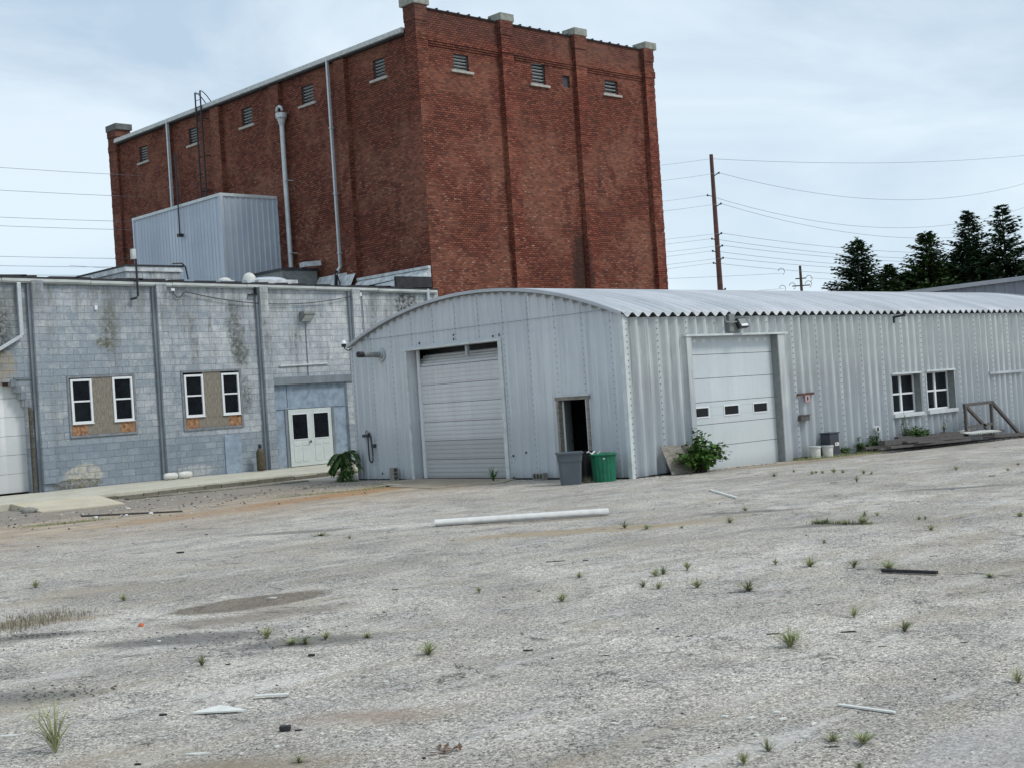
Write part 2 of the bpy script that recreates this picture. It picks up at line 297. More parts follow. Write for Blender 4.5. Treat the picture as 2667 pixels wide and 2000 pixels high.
M['black'] = simple('black_iron', (.02, .02, .023), .5, .3, 8, bump=.1)
M['tar'] = simple('black_tar_edge', (.028, .028, .03), .7, .5, 5, bump=.4)
M['rubberroof'] = simple('grey_roof_membrane', (.2, .2, .2), .8, .3, 1)
M['flash'] = simple('weathered_white_flashing', (.52, .55, .56), .5, .38, 3.5, bump=.4, bscale=8)
M['stone'] = simple('cap_stone', (.27, .275, .24), .85, .3, 5, bump=.4)
M['capshade'] = simple('shaded_cap_stone', (.12, .125, .12), .85, .3, 5, bump=.4)  # darker copy of the cap stone, with shade put into the colour
M['sillstone'] = simple('pale_sill_stone', (.42, .39, .34), .85, .2, 6, bump=.3)
M['louver'] = simple('grey_louver', (.22, .235, .23), .6, .2, 6)
M['slat'] = simple('pale_louver_slat', (.40, .42, .41), .6, .2, 6)
M['galv'] = simple('galvanised_pipe', (.50, .54, .55), .4, .12, 5, .3)
M['pvc'] = simple('white_pvc', (.66, .665, .65), .4, .13, 5, bump=.02)
M['ply'] = simple('grey_plywood', (.215, .19, .155), .85, .45, 5, bump=.3, stretch=(6, 6, 1))
M['plyflat'] = simple('grey_plywood_board', (.23, .21, .18), .85, .4, 5, bump=.3, stretch=(1, 1, 3))
M['osb'] = simple('orange_osb', (.30, .16, .085), .8, .85, 9, bump=.4, bscale=50)
M['wood'] = simple('grey_weathered_wood', (.105, .095, .092), .9, .4, 6, bump=.4, stretch=(1, 6, 6))
M['browntrim'] = simple('brown_grey_window_trim', (.20, .215, .235), .8, .3, 8)
def concrete(name, col, dirt):
    m, t, b = NT(name); v = coord(t, 'Object'); n = NO(t, v, .9, 6, .65, .3); n2 = NO(t, v, 14, 5, .75)
    c = MX(t, RA(t, n, (.4, 0.), (.7, 1.)), col, dirt); c = MX(t, .6, c, RA(t, n2, (.3, .75), (.7, 1.2)), 'MULTIPLY')
    S(t, b.inputs['Base Color'], c); b.inputs['Roughness'].default_value = .9; BU(t, b, n2, .3, .01); return m
M['conc'] = concrete('pale_concrete', (.56, .535, .44), (.42, .395, .32))
M['concside'] = concrete('mossy_concrete_edge', (.20, .185, .15), (.10, .095, .065))
M['pad'] = concrete('tan_door_slab', (.37, .31, .235), (.25, .20, .15))
M['cinder'] = simple('cinder_block', (.24, .235, .21), .95, .25, 12, bump=.5)
M['binGrey'] = simple('grey_bin_plastic', (.085, .105, .118), .5, .12, 3, bump=.05)
M['binGreen'] = simple('green_bin_plastic', (.006, .135, .07), .5, .3, 5, bump=.05)
M['binBlack'] = simple('black_bin_plastic', (.012, .013, .015), .5, .2, 3)
M['cab'] = simple('charcoal_plastic', (.045, .052, .062), .5, .2, 3)
M['cyl'] = simple('rusty_cylinder_paint', (.075, .06, .035), .6, .5, 7)
M['rust'] = simple('rust_brown_steel', (.105, .05, .04), .8, .35, 3)
M['redtag'] = simple('red_white_tag', (.45, .3, .3), .6, .2, 9)
M['red'] = simple('faded_red', (.30, .09, .08), .6, .2, 9)
M['shard'] = simple('white_chips', (.66, .66, .62), .7, .1, 9)
M['darkbit'] = simple('dark_chunks', (.035, .035, .037), .9, .4, 20, bump=.5)
M['tarbit'] = simple('black_rubble', (.075, .073, .07), .9, .4, 20)
M['leafdry'] = simple('dry_brown_leaf', (.13, .075, .045), .9, .3, 12)
M['orange'] = simple('orange_scrap', (.5, .14, .06), .8, .3, 9)
M['barrel'] = simple('white_tank_paint', (.62, .62, .58), .5, .2, 8)
def leaf(name, a, bcol, rough=.6, tr=.0):
    m, t, b = NT(name); g = t.nodes.new('ShaderNodeNewGeometry'); oi = t.nodes.new('ShaderNodeObjectInfo')
    r = MA(t, 'FRACT', MA(t, 'ADD', g.outputs['Random Per Island'], oi.outputs['Random']))
    S(t, b.inputs['Base Color'], MX(t, r, a, bcol)); b.inputs['Roughness'].default_value = rough
    b.inputs['Specular IOR Level'].default_value = .25; return m
M['needle'] = leaf('spruce_needles', (.014, .032, .016), (.042, .082, .034), .7)
M['needle2'] = leaf('broad_needles', (.018, .042, .012), (.06, .105, .03), .7)
M['bushleaf'] = leaf('green_bush_leaf', (.028, .085, .012), (.085, .18, .028))
M['vine'] = leaf('green_vine_leaf', (.03, .085, .02), (.09, .16, .04))
M['weed'] = leaf('weed_blade', (.19, .22, .09), (.42, .44, .25))
M['dry'] = leaf('dry_grass', (.2, .175, .12), (.33, .30, .22))
M['weeddark'] = leaf('grey_green_weed', (.13, .15, .07), (.27, .28, .16))
M['bark'] = simple('bark', (.06, .045, .035), .9, .3, 8)
M['wire'] = simple('grey_wire', (.2, .22, .25), .6, .1, bump=0)
M['soil'] = simple('soil_grit', (.2, .185, .165), .95, .5, 30)

# ================================================================ mesh helpers
COL = sc.collection
def tag(o, label=None, cat=None, group=None, kind=None):
    if label: o['label'] = label
    if cat: o['category'] = cat
    if group: o['group'] = group
    if kind: o['kind'] = kind
    return o
def empty(name, loc, label=None, cat=None, group=None):
    o = bpy.data.objects.new(name, None); COL.objects.link(o); o.location = loc; o.empty_display_size = .3
    return tag(o, label, cat, group)
def rootloc(p):
    v = Vector((0, 0, 0))
    while p is not None: v = v + p.location; p = p.parent
    return v
class MB:
    def __init__(s): s.v = []; s.f = []; s.m = []
    def add(s, vs, fs, mi=0):
        k = len(s.v); s.v += [tuple(p) for p in vs]; s.f += [tuple(k + i for i in f) for f in fs]; s.m += [mi] * len(fs); return s
    def box(s, x0, x1, y0, y1, z0, z1, mi=0):
        return s.add([(x0, y0, z0), (x1, y0, z0), (x1, y1, z0), (x0, y1, z0), (x0, y0, z1), (x1, y0, z1), (x1, y1, z1), (x0, y1, z1)],
                     [(0, 3, 2, 1), (4, 5, 6, 7), (0, 1, 5, 4), (1, 2, 6, 5), (2, 3, 7, 6), (3, 0, 4, 7)], mi)
    def bar(s, a, b, w, h, mi=0, up=(0, 0, 1)):
        a = Vector(a); b = Vector(b); d = (b - a).normalized(); u = Vector(up)
        if abs(d.dot(u)) > .99: u = Vector((0, 1, 0))
        x = d.cross(u).normalized(); z = x.cross(d).normalized(); x = x * w / 2; z = z * h / 2
        return s.add([a - x - z, a + x - z, a + x + z, a - x + z, b - x - z, b + x - z, b + x + z, b - x + z],
                     [(0, 1, 2, 3), (4, 7, 6, 5), (0, 4, 5, 1), (1, 5, 6, 2), (2, 6, 7, 3), (3, 7, 4, 0)], mi)
    def tube(s, pts, r, n=10, mi=0, cap=True, rs=None):
        pts = [Vector(p) for p in pts]; rings = []; k0 = len(s.v); V = []; F = []
        ref = Vector((0, 0, 1))
        for i, p in enumerate(pts):
            d = (pts[min(i + 1, len(pts) - 1)] - pts[max(i - 1, 0)]).normalized()
            if abs(d.dot(ref)) > .95: rf = Vector((1, 0, 0))
            else: rf = ref
            x = d.cross(rf).normalized(); y = d.cross(x).normalized(); rr = rs[i] if rs else r
            V += [p + (x * math.cos(2 * math.pi * j / n) + y * math.sin(2 * math.pi * j / n)) * rr for j in range(n)]
        for i in range(len(pts) - 1):
            for j in range(n): F.append((i * n + j, i * n + (j + 1) % n, (i + 1) * n + (j + 1) % n, (i + 1) * n + j))
        if cap: F.append(tuple(range(n - 1, -1, -1))); F.append(tuple((len(pts) - 1) * n + j for j in range(n)))
        return s.add(V, F, mi)
    def prism(s, poly, d, mi=0):
        """extrude planar polygon (3-D points) by vector d"""
        n = len(poly); P = [Vector(p) for p in poly]; D = Vector(d)
        return s.add(P + [p + D for p in P], [tuple(range(n)), tuple(range(2 * n - 1, n - 1, -1))] +
                     [(i, i + n, (i + 1) % n + n, (i + 1) % n) for i in range(n)], mi)
    def lathe(s, prof, c, n=20, mi=0):
        V = []; F = []
        for r, z in prof: V += [(c[0] + r * math.cos(2 * math.pi * j / n), c[1] + r * math.sin(2 * math.pi * j / n), c[2] + z) for j in range(n)]
        for i in range(len(prof) - 1):
            for j in range(n): F.append((i * n + j, i * n + (j + 1) % n, (i + 1) * n + (j + 1) % n, (i + 1) * n + j))
        return s.add(V, F, mi)
    def build(s, name, mats, parent=None, loc=None, smooth=False, uv=True, bevel=0):
        if not isinstance(mats, (list, tuple)): mats = [mats]
        me = bpy.data.meshes.new(name); off = rootloc(parent) if parent else Vector(loc or (0, 0, 0))
        me.from_pydata([(p[0] - off.x, p[1] - off.y, p[2] - off.z) for p in s.v], [], s.f)
        for m in mats: me.materials.append(M[m] if isinstance(m, str) else m)
        if len(mats) > 1: me.polygons.foreach_set('material_index', s.m)
        me.update()
        if smooth: me.polygons.foreach_set('use_smooth', [True] * len(me.polygons))
        if uv:
            l = me.uv_layers.new(name='UVMap').data
            for p in me.polygons:
                nx, ny, nz = abs(p.normal.x), abs(p.normal.y), abs(p.normal.z)
                for li in p.loop_indices:
                    q = s.v[me.loops[li].vertex_index]
                    if nz > .8: l[li].uv = (q[0], q[1])
                    elif nx > ny: l[li].uv = (q[1], q[2])
                    else: l[li].uv = (q[0], q[2])
        o = bpy.data.objects.new(name, me); COL.objects.link(o)
        if parent: o.parent = parent
        else: o.location = off
        if bevel:
            b = o.modifiers.new('b', 'BEVEL'); b.width = bevel; b.segments = 2; b.limit_method = 'ANGLE'
        return o
def copy_tree(o, parent=None, loc=None, rz=None, scale=None):
    c = o.copy(); COL.objects.link(c)
    if parent: c.parent = parent
    if loc is not None: c.location = loc
    if rz is not None: c.rotation_euler = (0, 0, rz)
    if scale is not None: c.scale = scale
    for ch in list(o.children): copy_tree(ch, c)
    return c
def frange(a, b, st):
    n = max(1, int(math.ceil((b - a) / st - 1e-6))); return [a + (b - a) * i / n for i in range(n + 1)]
def cuts(base, extra):
    r = sorted(set([round(x, 4) for x in list(base) + list(extra)])); o = [r[0]]
    for x in r[1:]:
        if x - o[-1] > 1e-3: o.append(x)
    return o
def wall(mb, axis, c, u0, u1, z0, z1, holes=(), off=None, us=None, zs=None, ztop=None, reveal=0., mi=0, rmi=0):
    """sheet facing -axis at coordinate c; off(u) moves it outwards; holes (ua,ub,za,zb); reveals go inwards"""
    off = off or (lambda u: 0.)
    U = cuts(us or [u0, u1], [h[0] for h in holes] + [h[1] for h in holes] + [u0, u1])
    Z = cuts(zs or [z0, z1], [h[2] for h in holes] + [h[3] for h in holes] + [z0, z1])
    U = [u for u in U if u0 - 1e-6 <= u <= u1 + 1e-6]; Z = [z for z in Z if z0 - 1e-6 <= z <= z1 + 1e-6]
    P = (lambda u, z, d: (c - d, u, z)) if axis == 'X' else (lambda u, z, d: (u, c - d, z))
    k = len(mb.v); nz = len(Z)
    for u in U:
        top = ztop(u) if ztop else z1
        for z in Z:
            zz = z if z < z1 - 1e-6 else top
            mb.v.append(P(u, min(zz, top), off(u)))
    for i in range(len(U) - 1):
        for j in range(nz - 1):
            um = (U[i] + U[i + 1]) / 2; zm = (Z[j] + Z[j + 1]) / 2
            if any(h[0] < um < h[1] and h[2] < zm < h[3] for h in holes): continue
            if ztop and min(ztop(U[i]), ztop(U[i + 1])) < Z[j]: continue
            a, b_, c_, d_ = k + i * nz + j, k + (i + 1) * nz + j, k + (i + 1) * nz + j + 1, k + i * nz + j + 1
            mb.f.append((a, b_, c_, d_) if axis == 'Y' else (a, d_, c_, b_)); mb.m.append(mi)
    if reveal:
        for (ua, ub, za, zb) in holes:
            q = [P(ua, za, off(ua)), P(ub, za, off(ub)), P(ub, zb, off(ub)), P(ua, zb, off(ua))]
            r = [P(ua, za, -reveal), P(ub, za, -reveal), P(ub, zb, -reveal), P(ua, zb, -reveal)]
            for i in range(4): mb.add([q[i], q[(i + 1) % 4], r[(i + 1) % 4], r[i]], [(0, 1, 2, 3)], rmi)
def G(x, y):
    d = -.37 * max(0, min(1.3, (x - 28) / 19.))
    if x > 60 or y > 60 or x < -20 or y < -20: return d
    return d + .008 * math.sin(x * 1.3 + y * .4) * math.sin(y * 1.1 - x * .3) * (1 if y < 37 else 0)
# ================================================================ GROUND
gx = cuts(frange(-500, -20, 60) + frange(-20, 70, .75) + frange(70, 900, 60), [])
mb = MB(); n = len(gx)
mb.v = [(x, y, G(x, y)) for x in gx for y in gx]
mb.f = [(i * n + j, (i + 1) * n + j, (i + 1) * n + j + 1, i * n + j + 1) for i in range(n - 1) for j in range(n - 1)]; mb.m = [0] * len(mb.f)
tag(mb.build('ground', 'asphalt', uv=False, smooth=True), 'weathered grey cracked asphalt yard with dirt and stains', kind='structure')
# raised sidewalk along the block building
mb = MB()
for (a, b_) in ((6, 12), (12, 18.7), (18.7, 22.2), (22.2, 25.7)):
    mb.box(a + .004, b_ - .004, 38.2, 43.35, -.3, .19, 0)
for (a, b_) in ((25.7, 28.2), (28.2, 31), (31, 36.9)): mb.box(a + .004, b_ - .004, 38.2, 43.35, -.3, .178, 0)
sw = mb.build('sidewalk', 'conc', bevel=.015); tag(sw, 'raised pale concrete sidewalk along the block building', kind='structure')
mb = MB(); rn = random.Random(3)
x = 18.75
while x < 36.5:
    w_ = rn.uniform(.5, 1.1); d = rn.uniform(.02, .07); mb.box(x, x + w_ - .02, 38.2 - d, 38.196, -.2, .11 + rn.uniform(-.03, .03)); x += w_
x = 19.2
while x < 25:
    w_ = rn.uniform(.4, 1.0); y = 37.4 - (x - 19) * .12; mb.box(x, x + w_ - .03, y - .3, y, -.2, rn.uniform(.015, .05)); x += w_
tag(mb.build('curb_rubble', 'concside', bevel=.02), 'broken mossy concrete edge under the raised sidewalk', kind='structure')
mb = MB().add([(16.1, 38.19, .19), (18.75, 38.19, .19), (18.15, 35.3, .03), (15.85, 35.6, .03), (16.1, 38.19, -.2), (18.75, 38.19, -.2), (18.15, 35.3, -.2), (15.85, 35.6, -.2)],
              [(0, 3, 2, 1), (0, 1, 5, 4), (1, 2, 6, 5), (2, 3, 7, 6), (3, 0, 4, 7)])
M['apron'] = concrete('yellow_concrete', (.58, .52, .40), (.46, .41, .31))
tag(mb.build('concrete_ramp', 'apron'), 'pale yellow concrete ramp running down from the sidewalk', kind='structure')
mb = MB().prism([(25.68, 27.2, .03), (25.68, 31.9, .03), (24.3, 31.6, .028), (23.35, 29.8, .022), (22.95, 27.6, .02), (24.7, 26.7, .025)], (0, 0, -.3))
tag(mb.build('door_slab', 'pad'), 'tan concrete slab in front of the roll-up door', kind='structure')
mb = MB().prism([(28.2, 22.94, -.045), (32.9, 22.94, -.09), (36.6, 22.2, -.14), (33.6, 21.95, -.085), (29.2, 22.0, -.02)], (0, 0, -.3))
tag(mb.build('side_door_slab', 'pad'), 'tan concrete strip in front of the white sectional door', kind='structure')

# ================================================================ RED BRICK BUILDING
BX, BX1, BY, BY1 = 36.96, 52.35, 43.5, 71.1
bb = empty('brick_building', (BX, BY, 0), 'tall windowless red brick warehouse with piers and stone caps', 'building')
fw = [(39.1, 39.98, 16.6, 17.33), (43.87, 44.73, 16.53, 17.6), (48.78, 49.71, 16.6, 17.27)]
lw = [(67.0, 67.87, 16.57, 17.43), (61.73, 62.54, 16.57, 17.43), (56.48, 57.41, 16.55, 17.45), (51.26, 52.23, 16.57, 17.45), (45.88, 46.72, 16.58, 17.44)]
mb = MB(); R0 = .13   # wall plane set back behind the piers
wall(mb, 'Y', BY + R0, BX, BX1, 0, 19.05, fw + [(45.86, 46.34, 16.6, 17.15)], reveal=.28)
mb.box(BX, BX1, BY + .45, BY + .5, 15, 18.0, 0)
mb.add([(BX, BY + .55, 17.9), (BX1, BY + .55, 17.9), (BX1, BY + .55, 19.05), (BX, BY + .55, 19.05)], [(0, 1, 2, 3)])
mb.add([(BX, BY + R0, 19.05), (BX1, BY + R0, 19.05), (BX1, BY + .55, 19.05), (BX, BY + .55, 19.05)], [(0, 1, 2, 3)])
mb.add([(BX1, BY + R0, 0), (BX1, BY1, 0), (BX1, BY1, 19.05), (BX1, BY + R0, 19.05)], [(0, 1, 2, 3)])
mb.add([(BX, BY1, 0), (BX1, BY1, 0), (BX1, BY1, 18.9), (BX, BY1, 18.9)], [(3, 2, 1, 0)])
# corbelled brick band
for k, (z, d) in enumerate(((17.50, .045), (17.59, .08), (17.68, .115), (17.78, .085), (17.87, .05))):
    mb.box(37.6, 51.68, BY + R0 - d, BY + R0, z, z + .075)
o = mb.build('wall', 'brick', bb)
mb = MB(); wall(mb, 'X', BX + R0, BY + R0 + .001, BY1 - .4, 0, 18.2, lw, reveal=.28); mb.box(BX + .45, BX + .5, BY + 1, BY1 - 1, 15.5, 17.9)
mb.build('side_wall', 'brick_side', bb)
rn = random.Random(9)
def pier(x0, x1, y0, y1, ztop, mat, axis):
    """brick pier; its top courses step outwards, edges a little ragged"""
    mb = MB(); z = 0
    mb.box(x0, x1, y0, y1, 0, 7.0); z = 7.0
    while z < ztop - .02:
        h = min(.164, ztop - z); e = rn.uniform(-.008, .012)
        if z > 17.4 and ztop > 18.5: e += .05 * max(0, 1 - abs(z - 17.75) / .3) + (.035 if z > 18.4 else 0)
        mb.box(x0 - e, x1 + e, y0 - e, y1, z, z + h); z += h
    mb.build('pier', mat, bb)
for (x0, x1) in ((41.93, 42.63), (46.72, 47.45), (51.69, 52.36)): pier(x0 * .9975, x1 * .9975, BY - .11, BY + .6, 19.12, 'brickpier', 'Y')
pier(36.96, 37.56, BY - .02, BY + .72, 19.14, 'brick', 'Y')
for (y0, y1) in ((48.72, 49.47), (53.98, 54.78), (59.35, 60.15), (64.42, 64.82)): pier(BX - .12, BX + .3, y0 - .2, y1 - .2, 17.93, 'brick_side', 'X')
pier(BX - .03, BX + .8, 70.15, 71.12, 18.85, 'brick_side', 'X')
for (x0, x1, y0, y1, z0) in ((36.82, 37.72, BY - .12, BY + .85, 19.14), (41.86, 42.7, BY - .13, BY + .72, 19.12), (46.64, 47.5, BY - .13, BY + .72, 19.12),
                             (51.72, 52.55, BY - .13, BY + .75, 19.12), (36.85, 37.9, 70.0, 71.2, 18.85)):
    mb = MB().box(x0, x1, y0, y1, z0 + .004, z0 + .36)
    mb.build('cap_stone', 'stone' if y0 < 60 else 'capshade', bb, bevel=.03)
for (a, b_) in ((37.72, 41.86), (42.7, 46.64), (47.5, 51.72)):
    x = a; mb = MB()
    while x < b_ - .05:
        w_ = min(.62, b_ - x); mb.box(x, x + w_ - .01, BY + .06, BY + .62, 19.055, 19.10 + rn.uniform(0, .012)); mb.box(x + w_ - .09, x + w_ - .012, BY + .04, BY + .64, 19.06, 19.14 + rn.uniform(0, .03)); x += w_
    mb.build('coping', 'tar', bb)
mb = MB().box(BX + .5, BX1 - .1, BY + .56, BY1 - .5, 17.9, 17.98); mb.build('roof', 'rubberroof', bb)
mb = MB().box(BX + .8, BX1, BY1 - .42, BY1 - .02, 17.9, 18.83); mb.build('rear_parapet', 'tar', bb)
mb = MB().bar((BX - .12, 44.25, 18.16), (BX - .12, 70.12, 18.16), .16, .17); mb.bar((BX + .04, 44.25, 18.27), (BX + .04, 70.12, 18.27), .4, .05)
mb.bar((BX + .02, 44.25, 18.03), (BX + .02, 70.12, 18.03), .16, .07, 1)
mb.build('gutter', ['gutter', 'tar'], bb)
def louver(axis, c, h):
    ua, ub, za, zb = h
    P = (lambda u0, u1, d0, d1, z0, z1: (c + d0, c + d1, u0, u1, z0, z1)) if axis == 'X' else (lambda u0, u1, d0, d1, z0, z1: (u0, u1, c + d0, c + d1, z0, z1))
    mb = MB(); f = .07
    mb.box(*P(ua + .003, ua + f, .08, .2, za, zb - .003)); mb.box(*P(ub - f, ub - .003, .08, .2, za, zb - .003)); mb.box(*P(ua + f, ub - f, .08, .2, zb - .05, zb - .003))
    fr = mb.build('louver_window', 'cab', bb)
    mb = MB(); n = int((zb - za) / .135)
    for k in range(n):
        z = za + .03 + (zb - za - .16) * k / (n - 1)
        if axis == 'X': mb.bar((c + .13, ua + f, z + .04), (c + .13, ub - f, z + .04), .085, .02, 0, (.5, 0, 1))
        else: mb.bar((ua + f, c + .13, z + .04), (ub - f, c + .13, z + .04), .085, .02, 0, (0, .5, 1))
    mb.build('slats', 'slat', fr)
    mb = MB().box(*P(ua + .01, ub - .01, .25, .26, za, zb)); mb.build('dark_backing', 'black', fr)
    mb = MB().box(*P(ua - .2, ub + .2, -.1, .1, za - .11, za - .002)); mb.build('sill', 'sillstone', fr, bevel=.01)
for h in fw: louver('Y', BY + R0, h)
for h in lw: louver('X', BX + R0, h)
mb = MB().box(45.87, 46.33, BY + R0 + .1, BY + R0 + .12, 16.61, 17.14); mb.build('vent_hole', 'cab', bb)
def downspout(parent, pts, w=.11, mat='gutter', straps=()):
    mb = MB()
    for a, b_ in zip(pts[:-1], pts[1:]): mb.bar(a, b_, w, w * .8)
    for z in straps: mb.box(pts[0][0] - .09, pts[0][0] + .12, pts[0][1] - .09, pts[0][1] + .09, z, z + .05)
    return mb.build('downspout', mat, parent, bevel=.01)
downspout(bb, [(BX - .12, 49.72, 18.1), (BX - .12, 49.72, 8.7), (BX - .5, 49.6, 8.3)], .13, 'galv', (15, 12, 9.3))
downspout(bb, [(BX - .12, 64.25, 18.1), (BX - .12, 64.25, 8.0)], .15, 'galv', (14.6, 11))
mb = MB().tube([(BX - .2, 53.5, 9.1), (BX - .2, 53.5, 15.9)], .115, 14); mb.lathe([(.115, 0), (.13, .05), (.20, .3), (.27, .38), (.27, .6), (.2, .6)], (BX - .2, 53.5, 15.85), 16)
mb.tube([(BX - .2, 53.42, 16.55), (BX - .2, 53.46, 16.72), (BX - .2, 53.62, 16.8), (BX - .2, 53.78, 16.75), (BX - .2, 53.85, 16.6)], .075, 10)
mb.box(BX - .34, BX + .12, 53.3, 53.36, 9.75, 9.8); mb.box(BX - .34, BX + .12, 53.3, 53.36, 13.2, 13.25)
mb.build('vent_pipe', 'galv', bb, smooth=False)
mb = MB()
for y in (60.54, 61.04):
    mb.tube([(BX - .25, y, 12.2), (BX - .25, y, 19.0)], .042, 8)
    mb.tube([(BX - .25 + .75 * (1 - math.cos(a)) , y, 18.35 + .72 * math.cos(math.pi / 2 - a) * 1.0 if False else 19.0 + .05 * math.sin(a) - .75 * (1 - math.cos(a)) ** 1.6) for a in [k * math.pi / 20 for k in range(11)]], .025, 8)
k = 12.3
while k < 18.9: mb.tube([(BX - .25, 60.54, k), (BX - .25, 61.04, k)], .015, 6); k += .33
for z in (13.9, 15.7, 17.6): mb.tube([(BX - .25, 60.54, z), (BX + .13, 60.54, z)], .02, 6); mb.tube([(BX - .25, 61.04, z), (BX + .13, 61.04, z)], .02, 6)
mb.build('roof_ladder', 'black', bb)
mb = MB().tube([(BX - .06, 63.4, 16.5), (BX - .06, 63.4, 11)], .035, 6); mb.build('conduit', 'rust', bb)

# ================================================================ BLOCK BUILDING
WY = 43.3
kb = empty('block_building', (16, WY, 0), 'long low building of blue-grey painted concrete block with white gutter', 'building')
def ztop(x): return 7.244 - .0152 * (x - 18.4)
ops = [(20.5, 22.84, 1.97, 3.90), (24.79, 27.13, 1.93, 3.93), (28.62, 31.98, .1, 3.33)]
mb = MB(); gl = 12.5
steps = [(19.02, 3.0), (18.93, 3.2), (18.84, 3.4), (18.72, 3.6), (18.58, 3.78)]
holes = ops + [(gl, 18.55, .1, 3.9)]
for (x_, z_) in steps: pass
AR = [(gl, 18.5, .1, 3.86), (18.5, 18.66, .1, 3.72), (18.66, 18.80, .1, 3.5), (18.80, 18.92, .1, 3.28), (18.92, 19.03, .1, 3.02)]
wall(mb, 'Y', WY, 6, BX + .1, 0, 7.2, ops + AR, ztop=ztop)
for (ua, ub, za, zb) in ops:
    for (p, q) in (((ua, za), (ub, za)), ((ub, za), (ub, zb)), ((ub, zb), (ua, zb)), ((ua, zb), (ua, za))): mb.add([(p[0], WY, p[1]), (q[0], WY, q[1]), (q[0], WY + .35, q[1]), (p[0], WY + .35, p[1])], [(0, 1, 2, 3)])
mb.add([(19.03, WY, .1), (19.03, WY, 3.02), (19.03, WY + .35, 3.02), (19.03, WY + .35, .1)], [(0, 1, 2, 3)])
for (ua, ub, za, zb) in AR: mb.add([(ua, WY, zb), (ub, WY, zb), (ub, WY + .35, zb), (ua, WY + .35, zb)], [(0, 1, 2, 3)])
for i in range(4): x_, z1_, z0_ = AR[i][1], AR[i][3], AR[i + 1][3]; mb.add([(x_, WY, z0_), (x_, WY, z1_), (x_, WY + .35, z1_), (x_, WY + .35, z0_)], [(0, 1, 2, 3)])
mb.add([(6, WY, 0), (6, 72, 0), (6, 72, 7.3), (6, WY, 7.3)], [(0, 3, 2, 1)])
mb.add([(6, 72, 0), (BX, 72, 0), (BX, 72, 7.2), (6, 72, 7.2)], [(3, 2, 1, 0)])
mb.build('wall', 'block', kb)
for (a, b_) in ((19.33, 19.72), (23.86, 24.26), (28.13, 28.5), (32.42, 32.8)):
    mb = MB(); fl = a - 0.0
    mb.box(a, b_, WY - .22, WY - .001, .17, ztop(a) - .06)
    if a < 20: mb.box(a - .02, b_ + .02, WY - .30, WY - .215, .45, 2.1, 0)
    mb.build('pilaster', 'block', kb, bevel=.008)
M['flank'] = simple('dark_block_and_shade', (.19, .215, .24), .8, .3, 2, stretch=(1, 1, .3))  # dark block tone; on the pilaster sides it paints their shade
mb = MB()
for a in (19.33, 23.86, 28.13, 32.42): MB().box(a - .12, a - .001, WY - .1, WY - .002, .17, ztop(a) - .06).build('pilaster_return_shade', 'flank', kb)  # dark strip painting the shaded left side of each pilaster
mb = MB().box(31.98, 32.41, WY - .06, WY - .003, .17, 3.33); mb.build('door_jamb_pier', 'block', kb)
# dark panels of newer paint below windows: a projecting plinth skin in bay two
mb = MB().box(24.26, 27.62, WY - .035, WY - .003, .17, 1.73); mb.build('lower_infill', 'block', kb)
mb = MB().box(26.31, 27.0, WY - .075, WY - .037, .17, 1.60); mb.build('access_panel', 'bluepanel', kb)
mb = MB(); mb.add([(6, WY, 7.38), (BX, WY, 7.02), (BX, 72, 7.3), (6, 72, 7.3)], [(0, 1, 2, 3)]); mb.build('roof', 'rubberroof', kb)
mb = MB(); xs = frange(6, BX - .05, 3.1)
for i in range(len(xs) - 1):
    a, b_ = xs[i], xs[i + 1] - .02; j = rn.uniform(-.012, .012)
    mb.bar((a, WY - .09, ztop(a) - .045 + j), (b_, WY - .09, ztop(b_) - .045 + j), .15, .09); mb.bar((a, WY - .06, ztop(a) - .11 + j), (b_, WY - .06, ztop(b_) - .11 + j), .11, .05)
    mb.bar((a, WY - .06, ztop(a) + .035 + j), (b_, WY - .06, ztop(b_) + .035 + j), .2, .06, 1)
mb.build('gutter', ['gutter', 'tar'], kb)
mb = MB().bar((6, WY + .13, ztop(6) + .05), (36.9, WY + .13, ztop(36.9) + .05), .3, .06)
for i in range(26): x = 8 + i * 1.1 + rn.uniform(-.3, .3); mb.bar((x, WY + .1, ztop(x) + .08), (x + rn.uniform(.4, 1.3), WY + .1, ztop(x) + .07 + rn.uniform(0, .03)), .3, .06)
mb.build('roof_edge', 'tar', kb)
downspout(kb, [(18.92, WY - .12, 7.1), (18.92, WY - .12, 5.35), (17.6, WY - .14, 4.62)], .13, 'galv', ())
downspout(kb, [(36.4, WY - .12, 7.0), (36.4, WY - .12, 1.0)], .12, 'galv', ())
# garage door on the far left
mb = MB()
for k in range(6): mb.box(gl, 19.1, WY + .3, WY + .34, .24 + k * .62, .24 + k * .62 + .61)
mb.build('garage_door', 'rollup', kb, bevel=.008)
mb = MB().box(18.35, 18.75, WY + .2, WY + .29, 3.74, 3.86); mb.build('door_header', 'rust', kb)
mb = MB()
for (x_, z_) in ((18.5, 3.72), (18.66, 3.5), (18.8, 3.28), (18.92, 3.02)): mb.box(x_, x_ + .17, WY - .05, WY - .002, z_ + .0, z_ + .22)
mb.box(18.6, 19.3, WY - .05, WY - .002, 3.93, 3.97)
M['mould'] = simple('mouldy_concrete', (.085, .078, .06), .9, .6, 6, bump=.5)
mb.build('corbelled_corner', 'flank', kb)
mb = MB(); z = .17
while z < 2.98:
    h = rn.uniform(.08, .22); e = rn.uniform(-.03, .03); mb.box(19.035, 19.13 + e, WY - .1, WY - .003, z, min(3., z + h) - .004); z += h
mb.build('crumbling_jamb', 'mould', kb)
